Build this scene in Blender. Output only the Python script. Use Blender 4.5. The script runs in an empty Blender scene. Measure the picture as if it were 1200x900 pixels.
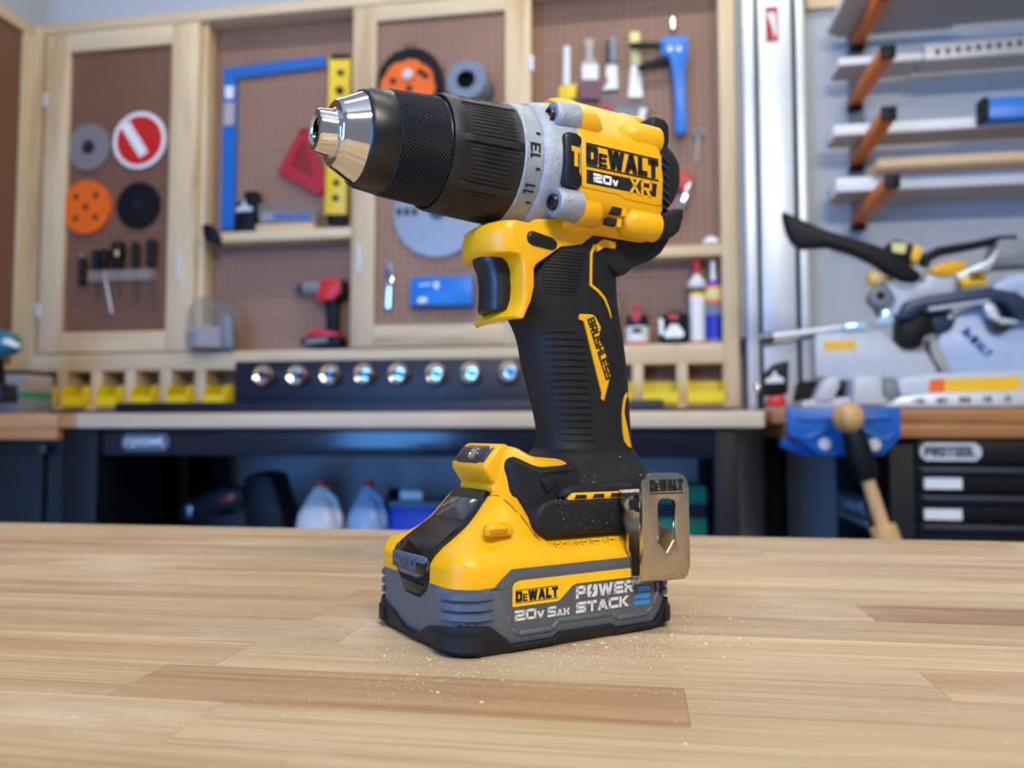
import bpy, bmesh, math, random
from mathutils import Vector, Matrix
random.seed(7)
SC = bpy.context.scene
COL = SC.collection
PI = math.pi

# ------------------------------------------------------------------ camera
F, TH, PT, HC, TT = 950.0, math.radians(9.5), math.atan(55 / 950), 0.99, 0.90
cam_d = bpy.data.cameras.new('camera')
cam_d.sensor_width = 36.0
cam_d.lens = 36.0 * F / 1200
cam_d.clip_start = 0.02
cam_d.dof.use_dof = True
cam_d.dof.focus_distance = 0.338
cam_d.dof.aperture_fstop = 9.0
cam = bpy.data.objects.new('camera', cam_d)
cam.location = (0, 0, HC)
cam.rotation_euler = (PI / 2 + PT, 0, TH)
COL.objects.link(cam)
SC.camera = cam
# ------------------------------------------------------------------ light
w = bpy.data.worlds.new('world')
SC.world = w
w.use_nodes = True
bg = w.node_tree.nodes['Background']
bg.inputs[0].default_value = (0.72, 0.84, 1.0, 1)
bg.inputs[1].default_value = 0.30


def area(name, loc, target, size, power, color):
    d = bpy.data.lights.new(name, 'AREA')
    d.shape = 'RECTANGLE'
    d.size, d.size_y = size
    d.energy = power
    d.color = color
    o = bpy.data.objects.new(name, d)
    o.location = loc
    o.rotation_euler = (Vector(target) - Vector(loc)).to_track_quat('-Z', 'Y').to_euler()
    COL.objects.link(o)


area('ceiling_tube_light', (0.2, 1.95, 3.04), (0.2, 1.95, 0), (1.3, 0.14), 12, (1.0, 0.92, 0.77))
area('ceiling_tube_light', (-1.4, 1.95, 3.04), (-1.4, 1.95, 0), (1.3, 0.14), 7, (1.0, 0.92, 0.77))
area('ceiling_tube_light', (0.0, 0.4, 3.04), (0.0, 0.4, 0), (1.3, 0.14), 13, (1.0, 0.92, 0.77))
area('ceiling_tube_light', (0.7, -1.4, 2.7), (0.1, 0.9, 0.8), (1.3, 0.2), 72, (1.0, 0.92, 0.77))
area('garage_daylight', (-1.95, -2.3, 1.2), (-1.2, 1.0, 1.0), (1.35, 2.0), 120, (0.11, 0.39, 1.0))
SC.view_settings.view_transform = 'Standard'
SC.view_settings.look = 'None'
SC.view_settings.exposure = -0.08
SC.view_settings.gamma = 1.0

# ------------------------------------------------------------------ pixel rays of the photograph (for measuring real planes)
_R = Vector((math.cos(TH), math.sin(TH), 0))
_H = Vector((-math.sin(TH), math.cos(TH), 0))
_FW = _H * math.cos(PT) + Vector((0, 0, math.sin(PT)))
_UP = Vector((0, 0, math.cos(PT))) - _H * math.sin(PT)
_C = Vector((0, 0, HC))


def ray(x, y):
    return _R * ((x - 600) / F) - _UP * ((y - 450) / F) + _FW


def at(x, y, Y):
    r = ray(x, y)
    return _C + r * (Y / r.y)


def at_x(x, y, X):
    r = ray(x, y)
    return _C + r * (X / r.x)


def at_z(x, y, Z):
    r = ray(x, y)
    return _C + r * ((Z - HC) / r.z)


def rect(x0, y0, x1, y1, Y):
    """world X0,X1,Z0,Z1 of a pixel box on the plane Y"""
    xm, ym = (x0 + x1) / 2, (y0 + y1) / 2
    return at(x0, ym, Y).x, at(x1, ym, Y).x, at(xm, y1, Y).z, at(xm, y0, Y).z


# ------------------------------------------------------------------ materials
def lin(c):
    c = c / 255.0
    return c / 12.92 if c <= 0.04045 else ((c + 0.055) / 1.055) ** 2.4


def S(r, g, b):
    return (lin(r), lin(g), lin(b), 1)


class NT:
    def __init__(self, name):
        self.m = bpy.data.materials.new(name)
        self.m.use_nodes = True
        self.t = self.m.node_tree
        self.b = self.t.nodes['Principled BSDF']

    def n(self, typ, **kw):
        nd = self.t.nodes.new(typ)
        for k, v in kw.items():
            if k.startswith('i_'):
                nd.inputs[k[2:].replace('_', ' ')].default_value = v
            else:
                setattr(nd, k, v)
        return nd

    def l(self, a, b):
        self.t.links.new(a, b)

    def ramp(self, fac, stops):
        r = self.n('ShaderNodeValToRGB')
        el = r.color_ramp.elements
        while len(el) < len(stops):
            el.new(0.5)
        for e, (p, c) in zip(el, stops):
            e.position = p
            e.color = c
        self.l(fac, r.inputs[0])
        return r.outputs[0]


def plain(name, col, rough=0.5, metal=0.0, bump=0.0, bscale=400.0, vary=0.06, coat=0.0, spec=None, emit=0.0):
    k = NT(name)
    k.b.inputs['Roughness'].default_value = rough
    k.b.inputs['Metallic'].default_value = metal
    if spec is not None:
        k.b.inputs['Specular IOR Level'].default_value = spec
    if coat:
        k.b.inputs['Coat Weight'].default_value = coat
        k.b.inputs['Coat Roughness'].default_value = 0.12
    tc = k.n('ShaderNodeTexCoord')
    nz = k.n('ShaderNodeTexNoise', i_Scale=bscale * 0.12, i_Detail=3.0)
    k.l(tc.outputs['Object'], nz.inputs['Vector'])
    lo = tuple(max(0, c * (1 - vary)) for c in col[:3]) + (1,)
    hi = tuple(min(1, c * (1 + vary)) for c in col[:3]) + (1,)
    k.l(k.ramp(nz.outputs['Fac'], [(0.3, lo), (0.7, hi)]), k.b.inputs['Base Color'])
    if bump:
        n2 = k.n('ShaderNodeTexNoise', i_Scale=bscale, i_Detail=2.0)
        k.l(tc.outputs['Object'], n2.inputs['Vector'])
        bp = k.n('ShaderNodeBump', i_Strength=bump, i_Distance=0.001)
        k.l(n2.outputs['Fac'], bp.inputs['Height'])
        k.l(bp.outputs['Normal'], k.b.inputs['Normal'])
    if emit:
        k.b.inputs['Emission Color'].default_value = col
        k.b.inputs['Emission Strength'].default_value = emit
    return k.m


def wood(name, light, mid, dark, scale=1.0, axis='X', rough=0.5, heart=0.0):
    """grain runs along the object's axis; every object gets its own shift and shade"""
    k = NT(name)
    k.b.inputs['Roughness'].default_value = rough
    tc = k.n('ShaderNodeTexCoord')
    oi = k.n('ShaderNodeObjectInfo')
    sc = {'X': (0.9, 14, 14), 'Y': (14, 0.9, 14), 'Z': (14, 14, 0.9)}[axis]
    mp = k.n('ShaderNodeMapping')
    mp.inputs['Scale'].default_value = tuple(s * scale for s in sc)
    sh = k.n('ShaderNodeVectorMath', operation='MULTIPLY')
    cb = k.n('ShaderNodeCombineXYZ')
    for i in range(3):
        k.l(oi.outputs['Random'], cb.inputs[i])
    k.l(cb.outputs[0], sh.inputs[0])
    sh.inputs[1].default_value = (37, 61, 53)
    k.l(sh.outputs[0], mp.inputs['Location'])
    k.l(tc.outputs['Object'], mp.inputs['Vector'])
    nz = k.n('ShaderNodeTexNoise', i_Scale=1.0, i_Detail=5.0, i_Roughness=0.6, i_Distortion=0.6)
    k.l(mp.outputs[0], nz.inputs['Vector'])
    c1 = k.ramp(nz.outputs['Fac'], [(0.28, dark), (0.46, mid), (0.68, light)])
    fine = k.n('ShaderNodeTexNoise', i_Scale=6.0, i_Detail=3.0)
    k.l(mp.outputs[0], fine.inputs['Vector'])
    mx = k.n('ShaderNodeMixRGB', blend_type='MULTIPLY')
    mx.inputs[0].default_value = 0.6 if heart else 0.4
    k.l(c1, mx.inputs[1])
    k.l(k.ramp(fine.outputs['Fac'], [(0.3, (0.75, 0.72, 0.68, 1)), (0.6, (1, 1, 1, 1))]), mx.inputs[2])
    hs = k.n('ShaderNodeHueSaturation')
    mr = k.n('ShaderNodeMapRange')
    mr.inputs['To Min'].default_value = 0.9
    mr.inputs['To Max'].default_value = 1.08
    k.l(oi.outputs['Random'], mr.inputs['Value'])
    k.l(mr.outputs[0], hs.inputs['Value'])
    k.l(mx.outputs[0], hs.inputs['Color'])
    outc = hs.outputs[0]
    if heart:
        # heartwood: broad brown streaks through some staves
        m2 = k.n('ShaderNodeMapping')
        m2.inputs['Scale'].default_value = (1.6, 16, 4)
        k.l(sh.outputs[0], m2.inputs['Location'])
        k.l(tc.outputs['Object'], m2.inputs['Vector'])
        n3 = k.n('ShaderNodeTexNoise', i_Scale=1.0, i_Detail=3.0, i_Distortion=0.4)
        k.l(m2.outputs[0], n3.inputs['Vector'])
        m3 = k.n('ShaderNodeMixRGB')
        k.l(k.ramp(n3.outputs['Fac'], [(0.52, (0, 0, 0, 1)), (0.74, (heart,) * 3 + (1,))]), m3.inputs[0])
        k.l(outc, m3.inputs[1])
        m3.inputs[2].default_value = S(150, 98, 58)
        outc = m3.outputs[0]
    if heart:
        # fine dark pores along the grain and a film of pale sawdust in drifts
        m4 = k.n('ShaderNodeMapping')
        m4.inputs['Scale'].default_value = (7, 620, 30)
        k.l(sh.outputs[0], m4.inputs['Location'])
        k.l(tc.outputs['Object'], m4.inputs['Vector'])
        n4 = k.n('ShaderNodeTexNoise', i_Scale=1.0, i_Detail=4.0, i_Roughness=0.7)
        k.l(m4.outputs[0], n4.inputs['Vector'])
        x4 = k.n('ShaderNodeMixRGB', blend_type='MULTIPLY')
        x4.inputs[0].default_value = 0.75
        k.l(outc, x4.inputs[1])
        k.l(k.ramp(n4.outputs['Fac'], [(0.34, (0.58, 0.50, 0.42, 1)), (0.50, (1, 1, 1, 1))]), x4.inputs[2])
        ge = k.n('ShaderNodeNewGeometry')
        m5 = k.n('ShaderNodeMapping')
        m5.inputs['Scale'].default_value = (5.0, 11.0, 1.0)
        k.l(ge.outputs['Position'], m5.inputs['Vector'])
        n5 = k.n('ShaderNodeTexNoise', i_Scale=1.0, i_Detail=6.0, i_Roughness=0.65)
        k.l(m5.outputs[0], n5.inputs['Vector'])
        x5 = k.n('ShaderNodeMixRGB')
        k.l(k.ramp(n5.outputs['Fac'], [(0.54, (0, 0, 0, 1)), (0.74, (0.5, 0.5, 0.5, 1))]), x5.inputs[0])
        k.l(x4.outputs[0], x5.inputs[1])
        x5.inputs[2].default_value = S(214, 203, 186)
        outc = x5.outputs[0]
    k.l(outc, k.b.inputs['Base Color'])
    bp = k.n('ShaderNodeBump', i_Strength=0.06, i_Distance=0.001)
    k.l(fine.outputs['Fac'], bp.inputs['Height'])
    k.l(bp.outputs['Normal'], k.b.inputs['Normal'])
    return k.m


def pegboard_mat(name, col, hole=(0.035, 0.022, 0.016, 1), vert='Z'):
    """brown hardboard drilled every 25.4 mm (holes about 5 px apart in the far blur)"""
    k = NT(name)
    k.b.inputs['Roughness'].default_value = 0.62
    tc = k.n('ShaderNodeTexCoord')
    mp = k.n('ShaderNodeVectorMath', operation='SCALE')
    mp.inputs['Scale'].default_value = 1 / 0.0254
    k.l(tc.outputs['Object'], mp.inputs[0])
    fr = k.n('ShaderNodeVectorMath', operation='FRACTION')
    k.l(mp.outputs[0], fr.inputs[0])
    sb = k.n('ShaderNodeVectorMath', operation='SUBTRACT')
    sb.inputs[1].default_value = (0.5, 0.5, 0.5)
    k.l(fr.outputs[0], sb.inputs[0])
    sp = k.n('ShaderNodeVectorMath', operation='MULTIPLY')
    sp.inputs[1].default_value = (1, 0, 1) if vert == 'Z' else (0, 1, 1)
    k.l(sb.outputs[0], sp.inputs[0])
    ln = k.n('ShaderNodeVectorMath', operation='LENGTH')
    k.l(sp.outputs[0], ln.inputs[0])
    nz = k.n('ShaderNodeTexNoise', i_Scale=3.0, i_Detail=3.0)
    k.l(tc.outputs['Object'], nz.inputs['Vector'])
    c = k.ramp(nz.outputs['Fac'], [(0.3, tuple(x * 0.9 for x in col[:3]) + (1,)), (0.7, tuple(x * 1.08 for x in col[:3]) + (1,))])
    mx = k.n('ShaderNodeMixRGB')
    k.l(k.ramp(ln.outputs['Value'], [(0.14, (1, 1, 1, 1)), (0.18, (0, 0, 0, 1))]), mx.inputs[0])
    k.l(c, mx.inputs[1])
    mx.inputs[2].default_value = hole
    k.l(mx.outputs[0], k.b.inputs['Base Color'])
    return k.m


M = {}
M['yellow'] = plain('yellow_plastic', S(234, 172, 4), 0.38, bump=0.05, bscale=2500, vary=0.02)
M['rubber'] = plain('black_rubber', S(22, 24, 29), 0.6, bump=0.10, bscale=3000, vary=0.08, spec=0.35)
M['black'] = plain('black_plastic', S(19, 20, 24), 0.36, bump=0.04, bscale=2500)
M['bgloss'] = plain('gloss_black_plastic', S(16, 15, 16), 0.12, vary=0.1)
M['dark'] = plain('dark_recess', S(10, 10, 11), 0.8)
M['batt'] = plain('grey_battery_plastic', S(84, 89, 98), 0.45, bump=0.12, bscale=3000)
M['battl'] = plain('blue_grey_plastic', S(76, 90, 112), 0.42, bump=0.1, bscale=3000)
M['label'] = plain('grey_label', S(82, 82, 84), 0.5, vary=0.02)
M['labely'] = plain('yellow_label', S(238, 186, 20), 0.45, vary=0.02)
M['silvert'] = plain('silver_print', S(205, 206, 210), 0.4, vary=0.02)
M['white'] = plain('white_print', S(236, 238, 240), 0.45, vary=0.02)
M['print'] = plain('black_print', S(22, 22, 22), 0.5, vary=0.02)
M['blue'] = plain('blue_print', S(32, 132, 206), 0.4, vary=0.02)
M['gear'] = plain('cast_grey_metal', S(158, 166, 178), 0.42, metal=0.45, bump=0.5, bscale=1800, vary=0.1)
M['chrome'] = plain('polished_chrome', S(226, 224, 222), 0.10, metal=1.0, vary=0.02)
M['nickel'] = plain('brushed_nickel', S(196, 186, 172), 0.24, metal=1.0, bump=0.08, bscale=1500)
M['steel'] = plain('dark_steel', S(92, 94, 98), 0.3, metal=1.0)
M['lens'] = plain('smoked_lens', S(52, 56, 66), 0.10, vary=0.2, coat=1.0)

M['stave'] = wood('maple_stave', S(206, 186, 154), S(195, 172, 138), S(172, 140, 102), 1.0, 'X', 0.42, heart=0.75)
M['stave_dark'] = wood('heartwood_stave', S(184, 156, 124), S(160, 126, 94), S(112, 80, 58), 1.0, 'X', 0.42, heart=0.5)
M['pine_x'] = wood('pine_rail', S(232, 214, 180), S(223, 201, 165), S(192, 156, 114), 0.8, 'X', 0.5)
M['pine_z'] = wood('pine_stile', S(222, 203, 168), S(213, 190, 154), S(182, 146, 104), 0.8, 'Z', 0.5)
M['pine_y'] = wood('pine_side', S(222, 203, 168), S(213, 190, 154), S(182, 146, 104), 0.8, 'Y', 0.5)
M['bench'] = wood('bench_top', S(236, 216, 190), S(226, 204, 176), S(208, 180, 146), 0.7, 'X', 0.45)
M['bench_d'] = wood('oiled_bench_top', S(196, 140, 84), S(180, 122, 70), S(150, 96, 52), 0.7, 'X', 0.42)
M['oak'] = wood('wooden_handle', S(226, 186, 128), S(214, 170, 112), S(186, 140, 84), 1.5, 'Z', 0.45)
M['peg'] = pegboard_mat('pegboard', S(150, 116, 98))
M['peg_dim'] = pegboard_mat('dimmed_pegboard', S(122, 84, 64))  # darker copy of the bay pegboard; weaker light is put into the colour
M['peg_dim_side'] = pegboard_mat('dimmed_side_pegboard', S(122, 84, 62), vert='Y')  # left wall's board, its dimmer light mixed into the brown
M['peggrey'] = pegboard_mat('grey_perforated_panel', S(150, 155, 160), hole=S(80, 84, 90))
M['wall'] = plain('painted_grey_wall', S(186, 192, 200), 0.7, bump=0.05, bscale=300, vary=0.03)
M['floor'] = plain('concrete_floor', S(120, 120, 122), 0.6, vary=0.12, bscale=40)
M['ceil'] = plain('white_ceiling', S(226, 226, 224), 0.8, vary=0.03)
M['navy'] = plain('navy_steel', S(12, 20, 44), 0.45, vary=0.1)
M['navyg'] = plain('navy_gloss_steel', S(10, 16, 38), 0.16, vary=0.1)
M['blackm'] = plain('black_powder_coat', S(13, 14, 20), 0.5, vary=0.1, spec=0.25)
M['bin'] = plain('yellow_bin_plastic', S(238, 214, 10), 0.4, vary=0.03)
M['alu'] = plain('anodised_aluminium', S(214, 221, 230), 0.4, metal=0.35, vary=0.04)
M['alug'] = plain('grey_ribbed_aluminium', S(178, 180, 184), 0.45, metal=0.3, vary=0.06)
M['maroon'] = plain('square_plate_red', S(136, 26, 38), 0.4, vary=0.06)
M['viseblue'] = plain('blue_cast_iron', S(14, 92, 176), 0.4, vary=0.08)
M['sawblue'] = plain('blue_grey_guard', S(176, 194, 222), 0.4, vary=0.05)
M['sawwhite'] = plain('white_grey_casting', S(192, 199, 210), 0.42, vary=0.06)
M['sawarm'] = plain('dark_blue_arm', S(36, 52, 82), 0.4, vary=0.08)
M['orange'] = plain('orange_plastic', S(240, 106, 24), 0.42, vary=0.05)
M['armor'] = plain('rack_arm_orange', S(206, 110, 34), 0.5, vary=0.08)
M['toolred'] = plain('tool_red', S(204, 30, 34), 0.4, vary=0.05)
M['redtrans'] = plain('square_red', S(176, 34, 48), 0.35, vary=0.06)
M['squareblue'] = plain('square_blue', S(14, 102, 190), 0.4, vary=0.04)
M['toolblue'] = plain('tool_blue', S(14, 116, 212), 0.35, vary=0.04)
M['lvlyellow'] = plain('level_yellow', S(240, 206, 30), 0.4, vary=0.04)
M['disc'] = plain('grey_disc_metal', S(158, 160, 166), 0.38, metal=0.55, vary=0.05)
M['foam'] = plain('grey_foam', S(120, 134, 156), 0.8, vary=0.06)
M['foamd'] = plain('dark_grey_foam', S(84, 90, 100), 0.8, vary=0.06)
M['teal'] = plain('teal_plastic', S(12, 112, 126), 0.35, vary=0.06)
M['green'] = plain('green_plastic', S(20, 150, 110), 0.45, vary=0.06)
M['jug'] = plain('milky_jug_plastic', S(226, 222, 222), 0.35, vary=0.05)
M['jugb'] = plain('pale_blue_jug_plastic', S(150, 176, 214), 0.35, vary=0.05)
M['cobalt'] = plain('cobalt_box', S(16, 44, 190), 0.45, vary=0.05)
M['cyanw'] = plain('painted_glare_metal', S(190, 232, 255), 0.15, metal=0.2, coat=0.6)  # cyan-white base colour stands in for a bright reflection on the metal
M['board'] = plain('white_board', S(230, 233, 238), 0.5, vary=0.03)
M['boardg'] = plain('grey_brown_board', S(176, 168, 164), 0.6, vary=0.06)
M['tan'] = wood('tan_board', S(226, 196, 158), S(216, 184, 144), S(196, 160, 118), 0.8, 'X', 0.5)
M['brist'] = plain('brush_bristles', S(120, 88, 98), 0.7, vary=0.1)
M['cream'] = plain('cream_plastic', S(226, 216, 150), 0.45, vary=0.05)
M['amber'] = plain('warning_sticker', S(246, 190, 30), 0.45, vary=0.03)
M['grey'] = plain('mid_grey_plastic', S(126, 132, 140), 0.5, vary=0.06)
M['clear'] = plain('clear_plastic', S(220, 228, 240), 0.12, vary=0.02)
M['clear'].node_tree.nodes['Principled BSDF'].inputs['Transmission Weight'].default_value = 0.9
M['clear'].node_tree.nodes['Principled BSDF'].inputs['Alpha'].default_value = 0.72
M['smoke'] = plain('faint_clear_strip', S(190, 180, 178), 0.3, vary=0.02)
M['smoke'].node_tree.nodes['Principled BSDF'].inputs['Alpha'].default_value = 0.22
M['clear'].node_tree.nodes['Principled BSDF'].inputs['IOR'].default_value = 1.1
M['dust'] = plain('sawdust', S(236, 216, 178), 0.8, vary=0.15)


# ------------------------------------------------------------------ mesh building
class MB:
    def __init__(self):
        self.v, self.f = [], []

    def add(self, vs, fs):
        o = len(self.v)
        self.v += [Vector(p) for p in vs]
        self.f += [tuple(i + o for i in f) for f in fs]
        return self

    def box(self, x0, x1, y0, y1, z0, z1):
        vs = [(x, y, z) for x in (x0, x1) for y in (y0, y1) for z in (z0, z1)]
        return self.add(vs, [(0, 1, 3, 2), (4, 6, 7, 5), (0, 4, 5, 1), (2, 3, 7, 6), (0, 2, 6, 4), (1, 5, 7, 3)])

    def prism(self, poly, fn, h0, h1):
        n = len(poly)
        vs = [fn(u, v, h0) for u, v in poly] + [fn(u, v, h1) for u, v in poly]
        fs = [tuple(range(n)), tuple(range(2 * n - 1, n - 1, -1))]
        fs += [(i, (i + 1) % n, n + (i + 1) % n, n + i) for i in range(n)]
        return self.add(vs, fs)

    def loft(self, secs, caps=True):
        n = len(secs[0])
        vs = [p for s in secs for p in s]
        fs = []
        for k in range(len(secs) - 1):
            for i in range(n):
                j = (i + 1) % n
                fs.append((k * n + i, k * n + j, (k + 1) * n + j, (k + 1) * n + i))
        if caps:
            fs.append(tuple(range(n)))
            fs.append(tuple(range((len(secs) - 1) * n, len(secs) * n)))
        return self.add(vs, fs)

    def lathe(self, prof, o, d, n=48, caps=True, rfun=None, a0=0.0):
        o, d = Vector(o), Vector(d).normalized()
        u = d.orthogonal().normalized() if abs(d.z) > 0.9 else Vector((0, 0, 1)).cross(d).normalized()
        v = d.cross(u)
        secs = []
        for k, (a, r) in enumerate(prof):
            s = []
            for i in range(n):
                t = 2 * PI * i / n + a0
                rr = r if rfun is None else rfun(k, i, a, r, t)
                s.append(o + d * a + (u * math.cos(t) + v * math.sin(t)) * rr)
            secs.append(s)
        return self.loft(secs, caps)

    def cyl(self, a, b, r, n=20, r2=None):
        a, b = Vector(a), Vector(b)
        return self.lathe([(0, r), ((b - a).length, r if r2 is None else r2)], a, b - a, n)

    def tube(self, pts, rad, n=12):
        pts = [Vector(p) for p in pts]
        if not isinstance(rad, (list, tuple)):
            rad = [rad] * len(pts)
        secs = []
        up = Vector((0, 0, 1))
        for i, p in enumerate(pts):
            t = (pts[min(i + 1, len(pts) - 1)] - pts[max(i - 1, 0)]).normalized()
            a = t.cross(up)
            if a.length < 0.15:
                a = t.cross(Vector((1, 0, 0)))
            a.normalize()
            b = a.cross(t)
            secs.append([p + (a * math.cos(2 * PI * k / n) + b * math.sin(2 * PI * k / n)) * rad[i] for k in range(n)])
        return self.loft(secs)

    def sphere(self, c, r, n=20, sx=1, sy=1, sz=1):
        c = Vector(c)
        secs = []
        m = n // 2
        for k in range(1, m):
            ph = PI * k / m
            secs.append([c + Vector((sx * r * math.sin(ph) * math.cos(2 * PI * i / n), sy * r * math.sin(ph) * math.sin(2 * PI * i / n), sz * r * math.cos(ph))) for i in range(n)])
        return self.loft(secs)


XF = {}


def build(mb, name, mat, parent=None, bevel=0.0, seg=2, sharp=32, local=False, ang=25, scale=1.0, kind=None, label=None):
    """one mesh object; world coordinates unless local"""
    inv = Matrix.Identity(4)
    if parent is not None and not local:
        inv = XF[parent.name].inverted()
    me = bpy.data.meshes.new(name)
    bm = bmesh.new()
    vs = [bm.verts.new(inv @ (p * scale)) for p in mb.v]
    for f in mb.f:
        try:
            bm.faces.new([vs[i] for i in f])
        except ValueError:
            pass
    bmesh.ops.recalc_face_normals(bm, faces=bm.faces)
    if bevel:
        es = [e for e in bm.edges if len(e.link_faces) == 2 and e.calc_face_angle(0) > math.radians(ang)]
        bmesh.ops.bevel(bm, geom=es, offset=bevel, segments=seg, profile=0.5, affect='EDGES', clamp_overlap=True)
    bm.to_mesh(me)
    bm.free()
    me.polygons.foreach_set('use_smooth', [True] * len(me.polygons))
    me.set_sharp_from_angle(angle=math.radians(sharp))
    if mat is not None:
        me.materials.append(M[mat] if isinstance(mat, str) else mat)
    o = bpy.data.objects.new(name, me)
    COL.objects.link(o)
    if parent is not None:
        o.parent = parent
        XF[o.name] = XF[parent.name].copy()
    else:
        XF[o.name] = Matrix.Identity(4)
    if kind:
        o['kind'] = kind
    if label:
        o['label'] = label
    return o


def thing(name, label, cat, loc, rotz=0.0, group=None):
    o = bpy.data.objects.new(name, None)
    o.empty_display_size = 0.05
    o.location = loc
    o.rotation_euler = (0, 0, rotz)
    o['label'], o['category'] = label, cat
    if group:
        o['group'] = group
    COL.objects.link(o)
    XF[o.name] = Matrix.Translation(Vector(loc)) @ Matrix.Rotation(rotz, 4, 'Z')
    return o


def tag(o, label, cat, group=None):
    o['label'], o['category'] = label, cat
    if group:
        o['group'] = group
    return o


def struct(mb, name, mat, **kw):
    return build(mb, name, mat, kind='structure', **kw)


def xz(Y):
    return lambda u, v, h: Vector((u, Y + h, v))


def px(Y):
    """pixel outline laid on the plane Y, thickness running away from the viewer"""
    return lambda u, v, h: at(u, v, Y) + Vector((0, h, 0))


def copy_tree(o, parent=None):
    c = o.copy()
    COL.objects.link(c)
    if parent is not None:
        c.parent = parent
    for ch in list(o.children):
        copy_tree(ch, c)
    return c


# ------------------------------------------------------------------ lettering: strokes on a unit box
GL = {
    'D': [(0, 0, 0, 1), (0, 1, .86, 1), (0, 0, .86, 0), (1, .13, 1, .87)],
    'E': [(0, 0, 0, 1), (0, 1, 1, 1), (0, .5, .9, .5), (0, 0, 1, 0)],
    'W': [(0, 1, .24, 0), (.24, 0, .5, 1), (.5, 1, .76, 0), (.76, 0, 1, 1)],
    'A': [(0, 0, .5, 1), (.5, 1, 1, 0), (.22, .28, .78, .28)],
    'L': [(0, 0, 0, 1), (0, 0, 1, 0)], 'T': [(0, 1, 1, 1), (.5, 0, .5, 1)],
    'P': [(0, 0, 0, 1), (0, 1, 1, 1), (0, .42, 1, .42), (1, .42, 1, 1)],
    'O': [(0, 0, 0, 1), (1, 0, 1, 1), (0, 0, 1, 0), (0, 1, 1, 1)],
    'R': [(0, 0, 0, 1), (0, 1, 1, 1), (0, .42, 1, .42), (1, .42, 1, 1), (.5, .4, .95, 0)],
    'S': [(0, 1, 1, 1), (0, .5, 1, .5), (0, 0, 1, 0), (0, .5, 0, 1), (1, 0, 1, .5)],
    'C': [(0, 0, 0, 1), (0, 1, 1, 1), (0, 0, 1, 0)],
    'K': [(0, 0, 0, 1), (.15, .42, .95, 1), (.25, .55, .95, 0)],
    'H': [(0, 0, 0, 1), (1, 0, 1, 1), (0, .5, 1, .5)],
    'B': [(0, 0, 0, 1), (1, .08, 1, .45), (1, .55, 1, .92), (0, 0, .95, 0), (0, .5, .95, .5), (0, 1, .95, 1)],
    'U': [(0, 0, 0, 1), (1, 0, 1, 1), (0, 0, 1, 0)],
    'V': [(0, 1, .5, 0), (.5, 0, 1, 1)], 'X': [(0, 0, 1, 1), (0, 1, 1, 0)],
    '0': [(0, 0, 0, 1), (1, 0, 1, 1), (0, 0, 1, 0), (0, 1, 1, 1)],
    '1': [(.6, 0, .6, 1), (.1, 1, .6, 1)],
    '2': [(0, 1, 1, 1), (1, .5, 1, 1), (0, .5, 1, .5), (0, 0, 0, .5), (0, 0, 1, 0)],
    '3': [(0, 1, 1, 1), (1, 0, 1, 1), (.2, .5, 1, .5), (0, 0, 1, 0)],
    '5': [(0, 1, 1, 1), (0, .5, 0, 1), (0, .5, 1, .5), (1, 0, 1, .5), (0, 0, 1, 0)],
    '4': [(1, 0, 1, 1), (0, .4, 1, .4), (0, .4, 0, 1)],
    '6': [(0, 0, 0, 1), (0, 1, 1, 1), (0, .5, 1, .5), (1, 0, 1, .5), (0, 0, 1, 0)],
}


def glyph_quads(ch, w, h, t):
    out = []
    for (x0, y0, x1, y1) in GL[ch]:
        dx, dy = x1 - x0, y1 - y0
        cx = lambda x: t / 2 + x * (w - t)
        cy = lambda y: t / 2 + y * (h - t)
        if abs(dx) < 1e-6:
            a, b = cx(x0), sorted((cy(y0), cy(y1)))
            out.append([(a - t / 2, b[0] - t / 2), (a + t / 2, b[0] - t / 2), (a + t / 2, b[1] + t / 2), (a - t / 2, b[1] + t / 2)])
        elif abs(dy) < 1e-6:
            b, a = cy(y0), sorted((cx(x0), cx(x1)))
            out.append([(a[0] - t / 2, b - t / 2), (a[1] + t / 2, b - t / 2), (a[1] + t / 2, b + t / 2), (a[0] - t / 2, b + t / 2)])
        else:
            xa, xb, ya, yb = cx(x0), cx(x1), y0 * h, y1 * h
            hw = t / 2 * min(1.5, math.hypot(xb - xa, yb - ya) / abs(yb - ya))
            out.append([(xa - hw, ya), (xa + hw, ya), (xb + hw, yb), (xb - hw, yb)])
    return out


def text(mb, s, x, y, h, w, t, fn, h0, h1, gap=None, small=(), sx=0.0):
    """letters of height h and width w laid along u from (x, y); small = indexes drawn as small capitals"""
    gap = t * 0.45 if gap is None else gap
    for i, ch in enumerate(s):
        if ch == ' ':
            x += w * 0.6
            continue
        k = 0.68 if i in small else 1.0
        cw = w * k * {'1': .62, 'W': 1.45, 'L': .85, 'T': .95, 'I': .3}.get(ch, 1.0)
        for q in glyph_quads(ch, cw, h * k, t * (0.9 if k < 1 else 1)):
            mb.prism([(x + a + b * sx, y + b) for a, b in q], fn, h0, h1)
        x += cw + gap
    return x


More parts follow.
